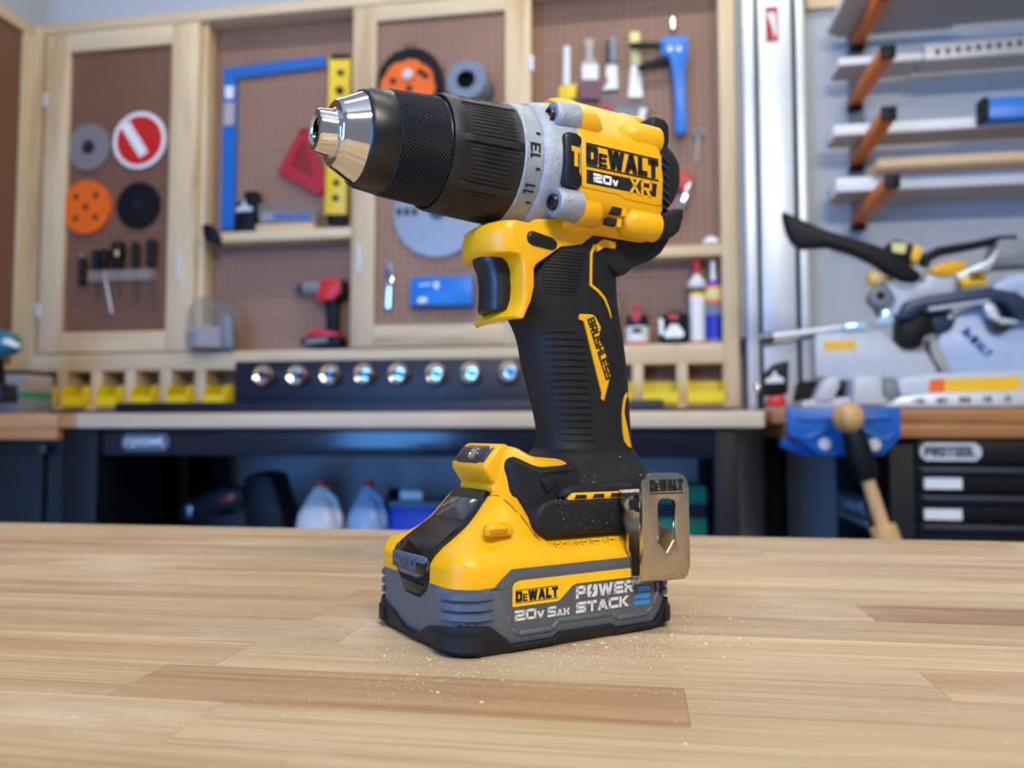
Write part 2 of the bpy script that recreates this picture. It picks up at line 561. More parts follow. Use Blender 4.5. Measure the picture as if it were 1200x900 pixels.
def brand(mb, x0, x1, z0, z1, fn, h0, h1, rules=True):
    """the maker's word mark between two rules, as on the tool"""
    h = z1 - z0
    b = h * 0.80
    zz = z0 + h * 0.10
    t = b * 0.27
    gap = b * 0.07
    units = 1 + .68 + 1.45 + 1.1 + .85 + .95
    wl = (x1 - x0 - 5 * gap) / units
    x = x0
    for ch, k in zip('DEWALT', (1, .68, 1.45, 1.1, .85, .95)):
        hh = b * (0.70 if ch == 'E' else 1)
        for q in glyph_quads(ch, wl * k, hh, t * (0.56 if ch == 'E' else 1.05)):
            mb.prism([(x + a, zz + c) for a, c in q], fn, h0, h1)
        x += wl * k + gap
    if rules:
        for zc in (z0, z1 - h * 0.05):
            mb.prism([(x0, zc), (x1, zc), (x1, zc + h * .05), (x0, zc + h * .05)], fn, h0, h1)


# ------------------------------------------------------------------ the room
YW = 2.74                       # back wall
XL = -2.31                      # left wall
struct(MB().box(XL - .1, 3.2, YW, YW + .1, 0, 3.1), 'wall_back', 'wall')
struct(MB().box(XL - .1, XL, -1.2, YW, 0, 3.1), 'wall_left', 'wall')
struct(MB().box(XL - .1, 3.2, -1.2, YW + .1, -.1, 0), 'floor', 'floor')
struct(MB().box(XL - .1, 3.2, -1.2, YW + .1, 3.1, 3.2), 'ceiling', 'ceil')

# ------------------------------------------------------------------ foreground table: staves glued side by side
TR = math.radians(0.8)
table = thing('butcher_block_table', 'pale maple butcher-block table top in the foreground, carrying the yellow drill', 'table', (0, .257, 0), TR)
ROW = 0.0385
XF_t = XF[table.name]


def tloc(mb, name, mat, **kw):
    return build(mb, name, mat, parent=table, local=True, **kw)


tloc(MB().box(-.96, .96, -10 * ROW, 12 * ROW, TT - .045, TT - .0012), 'core', 'stave_dark')
for lx, ly in ((-.88, -9 * ROW), (.8, -9 * ROW), (-.88, 10 * ROW), (.8, 10 * ROW)):
    tloc(MB().box(lx, lx + .08, ly, ly + .08, 0.0, TT - .045), 'leg', 'pine_z', bevel=.003)
FIX = {0: [(-.183, .012, 1)], 1: [(-.165, .10, 2)], 4: [(.108, .40, 1)], 8: [(-.21, .02, 0)], 2: [(-.36, -.13, 2)], -1: [(-.14, .20, 0)]}
for r in range(-10, 12):
    cuts = []
    x = -.96 - random.uniform(0, .2)
    fx = FIX.get(r, [])
    segs = []
    lo = -.96
    for (a, b, d) in fx + [(.96, None, None)]:
        while a - lo > .5:
            nx = lo + random.uniform(.18, .42)
            segs.append((lo, nx, 0))
            lo = nx
        segs.append((lo, a, 0))
        if b is not None:
            segs.append((a, b, d))
            lo = b
    g = .00007
    for (a, b, d) in segs:
        up = random.uniform(-.00005, .00005)
        o = tloc(MB().box(-(b - a) / 2 + g, (b - a) / 2 - g, g, ROW - g, -.012, 0), 'stave', 'stave_dark' if d == 1 else 'stave')
        o.location = ((a + b) / 2, r * ROW, TT + up)

# ------------------------------------------------------------------ the drill (millimetres; x runs to its back, y away from the viewer)
YC = 42.0
DA = math.radians(41.17)
DX = Vector((math.cos(DA), math.sin(DA), 0))
DY = Vector((-math.sin(DA), math.cos(DA), 0))
DO = Vector((-.07382, .31214, TT)) + DY * .042
drill = thing('cordless_drill', 'large yellow and black cordless hammer drill standing upright on the maple table', 'drill', DO, DA)


def D(mb, name, mat, parent=None, **kw):
    return build(mb, name, mat, parent=parent or drill, local=True, scale=.001, **kw)


def rounded_prism(poly, hw, dep, u0, u1):
    """outline extruded across the drill whose front (small u) is rounded in plan"""
    mb = MB()
    secs = []
    for h in (-1, -.97, -.9, -.75, -.5, -.2, .2, .5, .75, .9, .97, 1):
        d = dep * (1 - math.sqrt(max(0, 1 - h * h)))
        secs.append([Vector((u + d * min(1, max(0, (u1 - u) / (u1 - u0))), h * hw, v)) for u, v in poly])
    return mb.loft(secs)


def taper(lo, u0, u1):
    return lambda u, v, h: Vector((u, h * (lo + (1 - lo) * min(1, max(0, (u - u0) / (u1 - u0)))), v))


def side(Y):
    return lambda u, v, h: Vector((u, Y - h, v))       # h = proud of the near side


def both(Y):
    return lambda u, v, h: Vector((u, h, v))


# --- battery case
def rrect(x0, x1, y0, y1, r, n=7):
    pts = []
    for cx, cy, a in ((x1 - r, y1 - r, 0), (x0 + r, y1 - r, 90), (x0 + r, y0 + r, 180), (x1 - r, y0 + r, 270)):
        for k in range(n):
            t = math.radians(a + 90 * k / (n - 1))
            pts.append((cx + r * math.cos(t), cy + r * math.sin(t)))
    return pts


def dens(pts, step=2.0):
    out = []
    for i, p in enumerate(pts):
        q = pts[(i + 1) % len(pts)]
        d = math.dist(p, q)
        m = max(1, int(d / step))
        out += [(p[0] + (q[0] - p[0]) * k / m, p[1] + (q[1] - p[1]) * k / m) for k in range(m)]
    return out


def interp(x, tab):
    if x <= tab[0][0]:
        return tab[0][1]
    for (a, fa), (b, fb) in zip(tab, tab[1:]):
        if x <= b:
            return fa + (fb - fa) * (x - a) / (b - a)
    return tab[-1][1]


BL, BW, BR = 115.0, 42.0, 13.0
mb = MB()
secs = []
for z, o in ((4, -1.0), (8, 0), (26.8, 0), (27.4, -.6)):
    secs.append([Vector((x, y, z)) for x, y in dens(rrect(0 - o, BL + o, -BW - o, BW + o, BR))])
mb.loft(secs)
for s in (1, -1):
    mb.prism([(14, 26), (17, 27.2), (20.2, 30.2), (25, 33.8), (BL - 13, 33.8), (BL - 7, 33.2), (BL - 7, 26)], lambda u, v, h: Vector((u, s * h, v)), 30, BW)
case = D(mb, 'battery_case', 'batt', sharp=40)
# corner grip ribs wrapping round the corners
P0 = dens(rrect(0, BL, -BW, BW, BR), 1.0)


def arc(cx, cy, keep, o, z0, z1):
    pts = [p for p in P0 if keep(p)]
    pts.sort(key=lambda p: math.atan2(p[1] - cy, p[0] - cx))
    c = Vector((BL / 2, 0))
    outer, secs = [], []
    for x, y in pts:
        qx = min(max(x, BR), BL - BR)
        qy = min(max(y, -BW + BR), BW - BR)
        n = Vector((x - qx, y - qy))
        n = n.normalized()
        a, b = Vector((x, y)) - n * .5, Vector((x, y)) + n * o
        m = Vector((x, y)) + n * (o * .4)
        secs.append([Vector((a.x, a.y, z0)), Vector((b.x, b.y, z0 + .5)), Vector((b.x, b.y, z1 - .5)), Vector((a.x, a.y, z1))])
    return secs


for z0, z1 in ((14.4, 17.6), (18.4, 21.6), (22.4, 25.6)):
    D(MB().loft(arc(30, 0, lambda p: p[0] < 17 and p[1] < -28, .9, z0, z1)), 'grip_rib', 'battl', parent=case, sharp=50)
    D(MB().loft(arc(BL - 30, 0, lambda p: p[0] > BL - 9 and p[1] < -30, .9, z0, z1)), 'grip_rib', 'battl', parent=case, sharp=50)
    D(MB().loft(arc(30, 0, lambda p: p[0] < 9 and p[1] > 34, .9, z0, z1)), 'grip_rib', 'battl', parent=case, sharp=50)
# raised channel strip along the lower side, following the notched bumper
strip = [(22.5, 15), (24, 9.5), (28, 6.6), (45, 6.6), (48.5, 9.4), (76, 9.0), (79.5, 6.8), (97, 7.0), (101, 10), (104, 17), (104, 33)]
off = 3.0
inner = [(24.8, 15), (26, 11), (29.2, 9.6), (44, 9.6), (47.5, 12.4), (77, 12.0), (80.5, 9.8), (95.5, 10), (99, 12), (101.5, 18), (101.5, 33)]
mb = MB()
for i in range(len(strip) - 1):
    a0, a1 = Vector(strip[i]), Vector(strip[i + 1])
    b0, b1 = a0 + (Vector(inner[i]) - a0) * .75, a1 + (Vector(inner[i + 1]) - a1) * .75
    mb.prism([tuple(a0), tuple(a1), tuple(b1), tuple(b0)], side(-BW), -1, .55)
D(mb, 'raised_channel', 'batt', parent=case, bevel=.3, sharp=60)

# --- black bumper
SP = [(0, 13), (14.5, 12.4), (19, 8.8), (25, 3.9), (45.9, 3.9), (47.7, 6.1), (76.3, 5.9), (79.2, 3.7), (100.5, 3.9), (106.1, 11.3), (115, 13.6)]
FP = [(0, 4.2), (7, 4.2), (17, 9.4), (28, 11.5), (42, 13)]
per = dens(rrect(0, BL, -BW, BW, BR), 1.2)
secs = []
for lev in range(6):
    s = []
    for x, y in per:
        qx, qy = min(max(x, BR), BL - BR), min(max(y, -BW + BR), BW - BR)
        n = Vector((x - qx, y - qy)).normalized()
        if abs(n.y) > .999:
            zt = interp(x, SP)
        elif abs(n.x) > .999:
            zt = interp(abs(y), FP)
        else:
            zt = interp(x, SP) if abs(n.y) > .5 else interp(abs(y), FP)
        o, z = [(-7, 0), (-2.2, 0), (.2, min(2.2, zt * .4)), (1.3, min(zt - .7, zt * .8)), (1.0, zt), (-1.5, zt)][lev]
        s.append(Vector((x + n.x * o, y + n.y * o, z)))
    secs.append(s)
bump = D(MB().loft(secs), 'bumper', 'rubber', sharp=45)
for keep in (lambda p: p[0] < 11 and p[1] < -24, lambda p: p[0] < 11 and p[1] > 26, lambda p: p[0] > BL - 9 and p[1] < -30):
    D(MB().loft(arc(30 if keep((0, -40)) or keep((0, 40)) else BL - 30, 0, keep, 2.1, 2.6, 9.6)), 'corner_pad', 'rubber', parent=bump, sharp=50)

# --- yellow top of the battery with its hump
def half_sec(x, zt, inset=0.0):
    """half cross-section (y>=0) from the bottom edge up to the middle"""
    b = BW - .4 - inset
    zs = min(zt, 41 + (zt - 41) * .22 if zt > 41 else zt)
    return [(b, 27.0), (b, min(33.5, zt - 1.5)), (b - 1.0, min(36.5, zt - .8)), (b - 4.2, min(40, zt - .4)),
            (33.5, zs - .1), (28.5, zt - max(0, (zt - 41)) * .36), (21.5, zt - max(0, (zt - 41)) * .06), (17.5, zt), (0, zt + .3)]


ZT = [(0.0, 34.2, 1.6), (.8, 35.5, .5), (2.5, 37.8, 0), (6, 41, 0), (10, 43.6, 0), (14, 46.2, 0), (18, 49.2, 0), (22, 53.2, 0), (26, 58, 0), (29, 61.3, 0), (31.5, 62.4, 0), (40, 62.0, 0), (48, 47, 0), (60, 46, 0), (95, 46, 0), (110, 45.5, 0), (114, 43, .6), (BL - .6, 36, 2)]
secs = []
for x, zt, ins in ZT:
    cor = max(0.0, BR - x, x - (BL - BR))
    ci = BR - math.sqrt(max(0, BR * BR - cor * cor)) if cor > 0 else 0
    h = half_sec(x, zt, ins)
    h = [(min(y, BW - .4 - min(ci, BR - 1)) if y > 20 else y, z) for y, z in h]
    full = [(y, z) for y, z in h] + [(-y, z) for y, z in reversed(h[:-1])]
    secs.append([Vector((x, y, z)) for y, z in full])
ytop = D(MB().loft(secs), 'battery_top', 'yellow', sharp=48)
def hump_z(x, y):
    zt = interp(x, [(a, b) for a, b, c in ZT])
    h = sorted(half_sec(x, zt)[3:])
    return interp(y, h)


SE = [(29.5, 15.5), (31.5, 19.5), (33.5, 23), (35.5, 26.5), (38, 29.5), (41, 32.5), (44.5, 35.5)]
for sg in (-1, 1):
    D(MB().tube([Vector((x, sg * y, hump_z(x, y) + .05)) for x, y in SE], .32, 8), 'seam', plain('dark_amber_seam', S(96, 64, 6), .6), parent=ytop)
# release window: gloss black cover lying on the slope, its latch plate and the dark recess under it
mb = MB()
ww = 16.5
wsec = []
for x, z, hw in ((-1.3, 30, 16.5), (-1.2, 34.5, 17.2), (.4, 38.2, 17.4), (5.5, 42.0, 17.4), (11, 45.6, 17), (18, 50.3, 16.6), (24, 56.6, 16.2), (28.5, 61.6, 15.6), (30, 63.0, 15)):
    n = Vector((-.62, 0, .78)) if x > 0 else Vector((-1, 0, .1))
    wsec.append([Vector((x, -hw, z)) + n * .5, Vector((x, -hw + 1, z)) + n * 1.1, Vector((x, hw - 1, z)) + n * 1.1, Vector((x, hw, z)) + n * .5, Vector((x, hw, z)) - n * 3, Vector((x, -hw, z)) - n * 3])
cover = D(mb.loft(wsec), 'release_cover', 'bgloss', sharp=30)
mb = MB()
mb.prism([(-13.8, 50.6), (13.8, 50.6), (13.6, 60.4), (-13.6, 60.4)], lambda u, v, h: Vector((24 - (56.5 - v) * .98 - h * .7, u, v - .2 + h * .7)), 1.15, 1.45)
D(mb, 'inner_pane', 'lens', parent=cover, bevel=.2)
frontf = lambda X: (lambda u, v, h: Vector((X - h, u, v)))
D(MB().prism([(19.5, 36), (19, 31), (13, 26), (6.5, 19.6), (-8, 19.3), (-14.5, 23), (-17.5, 28), (-17.5, 36)], frontf(0.3), -4, .35), 'latch_recess', 'dark')
lat = D(MB().prism([(17.8, 37.2), (-17.5, 37.6), (-17, 30.8), (-9.5, 27.6), (8.5, 27.6), (17, 31.2)], frontf(-1.0), -2.0, 1.3), 'release_latch', 'battl', bevel=.5)
mb = MB()
brand(mb, -11, 9, 30.2, 36.2, lambda u, v, h: Vector((-2.2 - h, -u, v)), -.2, .35, rules=False)
D(mb, 'lettering', 'battl', parent=lat)
D(MB().prism([(12, 25.6), (-13, 25.2), (-13, 23.2), (-7, 20.6), (6, 20.6)], frontf(0.2), -.5, .9), 'latch_lip', 'black', bevel=.3)
# little slotted loop on the shoulder
loop = D(MB().prism([(16.2, 46.4), (17.2, 52.2), (29.6, 52), (31, 46.2)], side(-33), -3, 4.2), 'shoulder_lug', 'yellow', parent=ytop, bevel=.8)
D(MB().prism([(17.8, 47.6), (17.8, 49.8), (26.0, 49.8), (26.0, 47.6)], side(-37), -.5, .3), 'slot', plain('slot_amber', S(190, 126, 8), .6), parent=ytop, bevel=.4)
# moulded lettering along the yellow slope under the foot
mb = MB()
text(mb, 'POWER STACK', 50, 39.2, 3.0, 3.0, .6, lambda u, v, h: Vector((u, -38.2 - h * .7 + (v - 39) * .75, v + h * .5)), -.4, .12)
D(mb, 'lettering', 'yellow', parent=ytop)

# --- side label
lab = D(MB().prism([(23.5, 15.5), (23.5, 27.2), (25.4, 29.8), (28.5, 30.8), (100, 30.8), (100.8, 29.6), (100.8, 18), (98.5, 12.4), (95, 10.4), (81, 10.2), (77.5, 12.6), (47.2, 12.9), (43.8, 10.0), (29, 10.0), (25.6, 11.6)], side(-BW), -1.2, .08), 'side_label', 'label')
D(MB().prism([(25.2, 18.7), (25.2, 26.6), (26.2, 28.2), (28.6, 29.0), (100, 29.0), (100, 24.9), (57.5, 25.1), (55.2, 24.5), (48.6, 19.2), (47.2, 18.7)], side(-BW), -.5, .22), 'yellow_field', 'labely', parent=lab)
mb = MB()
brand(mb, 26.6, 47.6, 20.0, 25.3, side(-BW), 0, .34)
D(mb, 'brand_lettering', 'print', parent=lab)
mb = MB()
text(mb, '20V', 26.2, 12.9, 4.2, 5.0, 1.05, side(-BW), 0, .26, small=(2,))
text(mb, '5AH', 42.3, 12.6, 4.2, 4.3, 1.0, side(-BW), 0, .26, small=(1, 2))
x = text(mb, 'P', 56.9, 18.6, 5.3, 5.2, 1.35, side(-BW), 0, .26)
# the O carries a lightning bolt
mb.prism([(x + .9, 18.6), (x + .2, 19.6), (x + .2, 23.0), (x + 1.2, 23.9), (x + 2.9, 23.9), (x + 1.3, 21.0), (x + 2.6, 21.0), (x + 1.6, 18.6)], side(-BW), 0, .26)
mb.prism([(x + 5.0, 23.9), (x + 5.7, 22.9), (x + 5.7, 19.5), (x + 4.7, 18.6), (x + 2.4, 18.6), (x + 4.4, 21.6), (x + 3.1, 21.6), (x + 4.0, 23.9)], side(-BW), 0, .26)
text(mb, 'WER', x + 6.3, 18.5, 5.3, 5.4, 1.35, side(-BW), 0, .26)
text(mb, 'STACK', 56.9, 12.5, 4.6, 5.4, 1.25, side(-BW), 0, .26)
D(mb, 'lettering', 'silvert', parent=lab)
for q in ([(91.4, 21.6), (91.4, 24.0), (98, 23.9), (98, 21.4)], [(91.4, 18.2), (91.4, 20.4), (98, 20.2), (98, 18.2)], [(88.4, 15.4), (91, 17.2), (98, 17.0), (98, 14.8)], [(87.9, 14.0), (98, 14.1), (98, 12.2), (89.6, 12.2)]):
    D(MB().prism(q, side(-BW), 0, .28), 'blue_bar', 'blue', parent=lab)

# --- foot: yellow frame, black overmould, vent strip
YFRAME = [(31, 63.5), (32, 68), (34, 76), (37.5, 83.4), (41.5, 83.0), (47, 78.6), (57, 77.7), (61.8, 76.4), (66, 72), (66, 52), (50, 44.6), (44, 44.6), (38.6, 49.2), (33.5, 57.7)]
D(MB().prism(YFRAME, taper(.55, 37, 52), -29.2, 29.2), 'foot_frame', 'yellow', bevel=2.2, seg=3)
CHEEK = [(35.6, 75.2), (38.4, 79.6), (48, 74.0), (58, 74.6), (66, 76), (70, 60), (66, 48), (46, 47), (44.2, 52.0), (37.6, 63.6)]
D(MB().prism(CHEEK, taper(.66, 38, 52), -32.4, 32.4), 'foot_cheek', 'rubber', bevel=2.6, seg=3)
D(MB().prism([(46, 69.4), (49.6, 63.5), (55.5, 66.8), (51.5, 70.4)], side(-31.6), -1, .35), 'cheek_dimple', 'rubber', bevel=.3)
BLK = [(41.2, 48), (41.0, 55), (43.4, 58.6), (48, 60.4), (100, 59.6), (104, 59.4), (110, 59.2), (116, 58.8), (121, 58), (124, 55), (124.5, 50), (123, 46), (119, 44.4), (110, 44.3), (104, 44.3), (100, 44.3), (46.5, 44.6)]
def rearcut(u, v, h):
    k = 1.0 if u < 99 else math.sqrt(max(.02, 1 - ((u - 99) / 27.5) ** 2))
    return Vector((u, h * k, v))


foot = D(MB().prism(BLK, rearcut, -36.5, 36.5), 'foot_block', 'rubber', bevel=2.4, seg=3)


def sup(z, x0, x1, hw, n=2.7, m=40):
    cx, a = (x0 + x1) / 2, (x1 - x0) / 2
    out = []
    for k in range(m):
        t = 2 * PI * k / m
        c, s = math.cos(t), math.sin(t)
        out.append(Vector((cx + a * math.copysign(abs(c) ** (2 / n), c), hw * math.copysign(abs(s) ** (2 / n), s), z)))
    return out


FT = [(57, 42, 123, 33, 3.0), (62, 41, 123.5, 32.6, 2.9), (66.5, 43, 124.0, 31, 2.8), (70, 50, 123.5, 28, 2.7), (74, 57.5, 122.0, 23.5, 2.7), (78, 63.5, 119.8, 20, 2.7), (81.5, 67.5, 118.4, 18, 2.7)]
HD = [(81.5, 67.5, 118.4, 18.0), (86, 68.7, 117.4, 17.2), (92, 68.4, 116.9, 17.0), (99, 66.8, 116.4, 17.2), (107, 64.6, 115.8, 17.6), (114, 62.4, 115.2, 17.9), (120, 60.5, 114.5, 18.2), (126, 59.3, 113.7, 18.5), (132, 58.2, 112.5, 18.8), (137, 56.6, 111.5, 19.2), (141, 54.6, 110.8, 19.3), (145, 52, 110, 19.5), (149, 50, 109.2, 19.6), (154, 48.5, 108.4, 19.8), (160, 48.5, 107.8, 20), (168, 49.5, 107.4, 20.2), (176, 53, 108, 20.3), (186, 58, 110, 20.3)]
D(MB().loft([sup(z, a, b, h, n) for z, a, b, h, n in FT]), 'foot_shoulder', 'rubber', sharp=60)
handle = D(MB().loft([sup(*s) for s in HD]), 'handle', 'rubber', sharp=60)
D(MB().prism([(53.5, 60.4), (56, 65.4), (61, 66.4), (96, 65.9), (100, 60)], side(-29), 0, 6.6), 'vent_hood', 'rubber', bevel=1.2)
vent = D(MB().prism([(57.2, 59.4), (59.2, 63.2), (99, 62.8), (99, 59.2)], side(-30), 0, 6.9), 'vent_strip', 'yellow', bevel=.5)
for k in range(4):
    x = 60.2 + k * 9.9
    D(MB().prism([(x, 60.3), (x + 1, 62.1), (x + 6.5, 62.0), (x + 6.5, 60.2)], side(-36.9), -.5, .12), 'slot', 'dark', parent=vent)

# --- work lamp
LP = [(26.6, 73.4), (27.2, 75.6), (33.6, 83.4), (35.5, 84.2), (40, 84.2), (40, 64), (34.5, 64.2), (32.5, 65.4)]
lamp = D(MB().prism(LP, both(0), -16.2, 16.2), 'lamp_housing', 'yellow', bevel=.8, seg=3)
ln_n = Vector((-.773, 0, .634))
lfn = lambda u, v, h: Vector((30.4, 0, 79.5)) + Vector((.634, 0, .773)) * v + Vector((0, u, 0)) + ln_n * h
D(MB().prism([(-14.2, -4.6), (-10, -4.6), (-8.8, -5.2), (8.8, -5.2), (10, -4.6), (14.2, -4.6), (14.2, 4.3), (10, 4.3), (9, 4.9), (-9, 4.9), (-10, 4.3), (-14.2, 4.3)], lfn, -1, .35), 'lens', 'lens', parent=lamp, bevel=.25)
mb = MB()
mb.lathe([(0, 3.3), (.5, 3.3), (.6, 2.5), (.1, 2.2), (.1, .1)], lfn(0, 0, .35), ln_n, 28)
D(mb, 'reflector', 'chrome', parent=lamp)
mb = MB()
for s in (-1, 1):
    for a in (5.2, 8.0, 10.6):
        mb.prism([(s * a, -3.4), (s * (a + 1.2), -3.4), (s * (a + 1.2), 3.2), (s * a, 3.2)], lfn, .2, .6)
D(mb, 'lens_facet', 'steel', parent=lamp)


# --- decals and ribs that follow the handle's surface
def hpar(z):
    r = [interp(z, [(s[0], s[i]) for s in HD]) for i in (1, 2, 3)]
    return r


def hsurf(x, z):
    x0, x1, hw = hpar(z)
    cx, a = (x0 + x1) / 2, (x1 - x0) / 2
    q = min(.999, abs((x - cx) / a))
    return hw * (1 - q ** 2.7) ** (1 / 2.7)


hfn = lambda u, v, h: Vector((u, -hsurf(u, v) - h, v))


def ribs(name, parent, lines, t, h):
    mb = MB()
    for (xa, xb, z) in lines:
        secs = []
        m = max(3, int((xb - xa) / 2.5))
        for i in range(m + 1):
            x = xa + (xb - xa) * i / m
            secs.append([hfn(x, z, -.6), hfn(x, z, h), hfn(x, z + t, h), hfn(x, z + t, -.6)])
        mb.loft(secs)
        D(mb, name, 'rubber', parent=parent, sharp=50)
        mb = MB()


L1 = []
for k in range(17):
    z = 137.2 - k * 3.18
    L1.append((interp(z, [(84, 70.3), (92, 69.8), (107, 66.4), (120, 62.6), (138, 60)]) + .4, interp(z, [(84, 86.5), (100, 84.4), (120, 81.5), (138, 78)]) - (4 if k in (0,) else 0), z - .9))
ribs('grip_rib', handle, L1, 1.9, .75)
L2 = [(interp(z, [(153, 58.5), (163, 56.5), (173, 62)]), interp(z, [(152, 74), (174, 79.4)]), z) for z in [153.5 + 1.55 * k for k in range(14)]]
ribs('grip_rib', handle, L2, .8, .4)
badge = D(MB().prism([(75.6, 143.8), (76.5, 145), (83.4, 145.2), (85.2, 144.2), (88.6, 139.4), (87.6, 136.2), (94.2, 121.6), (95.4, 117), (91.4, 104.4), (90.0, 105.4), (90.2, 108), (78.6, 141.6), (75.9, 142.4)], hfn, -2.2, .7), 'handle_badge', 'yellow')
mb = MB()
bd = Vector((13.2, -30.6)).normalized()
bo = Vector((80.2, 142.6))
bn = Vector((-bd.y, bd.x))
text(mb, 'BRUSHLESS', 0, 0, 4.3, 3.15, .85, lambda u, v, h: hfn(bo.x + bd.x * u + bn.x * v, bo.y + bd.y * u + bn.y * v, h), .2, 1.0)
D(mb, 'lettering', 'print', parent=badge)


def ribbon(mb, pts, wdt, fn, h0, h1):
    for i in range(len(pts) - 1):
        a, b = Vector(pts[i]), Vector(pts[i + 1])
        d = (b - a).normalized()
        n = Vector((-d.y, d.x))
        wa, wb = (wdt, wdt) if not isinstance(wdt, (list, tuple)) else (wdt[i], wdt[i + 1])
        ea, eb = d * wa * .2, d * wb * .2
        mb.prism([tuple(a - ea - n * wa / 2), tuple(b + eb - n * wb / 2), tuple(b + eb + n * wb / 2), tuple(a - ea + n * wa / 2)], fn, h0, h1)


mb = MB()
ribbon(mb, [(84.6, 178.5), (82.6, 174.5), (82.4, 166), (82.4, 159.3), (87.5, 156.6), (91.4, 153.6), (94.6, 148.6), (96, 144.6)], [1.5, 1.3, 1.2, 1.3, 1.4, 1.3, 1.2, .4], hfn, -1.5, .55)
mb.prism([(84, 178.0), (89, 181.6), (99.5, 181.6), (96.6, 178.2), (89.5, 178.0), (85.4, 175.4)], hfn, -3.5, 2.2)
D(mb, 'trim_line', 'yellow')
mb = MB()
mb.prism([(108.6, 109), (106.2, 107.4), (104.6, 104), (103.8, 98.4), (104.2, 90), (105, 85), (107.4, 82.4), (110.2, 81.6), (110, 86), (107.5, 93.4), (105.6, 98.4), (106.2, 103.6), (107.6, 106), (109.4, 107.4)], hfn, -2, .6)
D(mb, 'trim_line', 'yellow')

# --- gun-shaped upper body
RING = [(28.4, 180), (29.4, 183.2), (32, 184.8), (36, 184.6), (47.7, 184.4), (51, 186.6), (66.2, 188.7), (72.6, 193), (116, 196), (116.5, 186.6), (105, 184.2), (85.2, 184.2), (77, 178), (65.2, 175.6), (51.2, 165.8), (50, 163.6), (50, 155.8), (48.4, 149), (45.4, 143.6), (42, 140.8), (39, 140.2), (37.4, 141.8), (39, 143.4), (41.5, 145.8), (43.2, 150), (43.8, 155), (43.2, 164), (41.5, 167.6), (38.6, 169.3), (33, 169.6), (30.2, 170.2), (28.8, 172)]
D(rounded_prism(RING, 20.6, 12, 28, 46), 'trigger_housing', 'yellow', bevel=.5, seg=2, sharp=42, ang=60)
TG = [(30.9, 170), (31.6, 167.5), (33.6, 163.8), (34.8, 158), (34.6, 150), (34.1, 147), (34.8, 145.4), (37, 144.8), (42, 145.6), (46, 150), (48, 164), (44, 170.5)]
D(rounded_prism(TG, 10.2, 8, 31, 47), 'trigger', 'black', bevel=.6, seg=2, sharp=50, ang=60)
D(MB().prism([(45.8, 177.6), (46.8, 180.2), (49, 180.8), (60, 179), (62.6, 177.2), (62.4, 174.4), (60, 173.2), (49, 174.2), (46.6, 175.4)], side(-20.5), -1, 1.4), 'direction_button', 'black', bevel=.8, seg=3)
LOW = [(66, 178.5), (77, 181), (85, 187), (116, 188.5), (130, 197), (137, 199.2), (135.4, 191), (132.4, 185.8), (127.6, 179.8), (121, 175.4), (115, 173.0), (109, 170.6), (104, 166), (100, 166), (90, 172)]
D(MB().prism(LOW, both(0), -20.4, 20.4), 'rubber_underside', 'rubber', bevel=5.5, seg=4, ang=20)

AZ = 215.6
# chuck
adir = Vector((1, 0, 0))
O = Vector((0, 0, AZ))
nose = D(MB().lathe([(-30, 5.2), (-45.2, 5.2), (-45.8, 5.8), (-46.2, 6.6), (-45.9, 8.4), (-45, 9.0), (-38.8, 9.9), (-38.3, 10.6), (-38.3, 13.6), (-37.6, 14.4), (-36.6, 14.8), (-28.4, 19.2), (-28, 19.4), (-28, 8)], O, adir, 72), 'chuck_nose', 'chrome', sharp=28)
mb = MB()
for k in range(3):
    t = math.radians(100 + 120 * k)
    c = Vector((0, math.cos(t), math.sin(t)))
    s = Vector((0, -math.sin(t), math.cos(t)))
    m_ = MB()
    m_.loft([[O + adir * a + c * r + s * q for r, q in ((1.6, 0), (3.0, 1.5), (5.0, 1.7), (5.0, -1.7), (3.0, -1.5))] for a in (-44.6, -30)])
    D(m_, 'chuck_jaw', 'steel', parent=nose)
D(MB().lathe([(-31, .1), (-31, 5.1)], O, adir, 24, caps=False), 'chuck_bore', 'dark', parent=nose)
D(MB().lathe([(-28.2, 12), (-28.2, 19.8), (-27.6, 20.6), (-26, 21.2), (-17, 22.4), (-16.2, 22.2), (-16.2, 12)], O, adir, 80), 'chuck_collar', 'black', sharp=35)
NK, MK = 180, 44
prof = [(-16.3, 14), (-16.2, 22.1)] + [(-15.6 + 22.4 * k / MK, 22.5 + 1.7 * k / MK) for k in range(MK + 1)] + [(9, 23.6), (11, 22), (11, 14)]


def kn(k, i, a, r, t):
    if 2 <= k <= MK + 1:
        hi = (i % 2 == 0 and k % 4 == 2) or (i % 2 == 1 and k % 4 == 0)
        return r + (.55 if hi else -.25)
    return r


D(MB().lathe(prof, O, adir, NK, rfun=kn), 'chuck_sleeve', plain('blackened_steel', S(40, 41, 46), .36, metal=.5), sharp=4)


# torque ring with fluted pads between eight plain bars
def ring_r(k, i, a, r, t):
    d = math.degrees(t) % 45.0
    if 13.5 < a < 38.5:
        if d < 3.2 or d > 41.8:
            return r + .5
        if 16 < a < 36:
            return r - .55 + (.55 if (i // 2) % 2 else 0)
        return r - .4
    return r


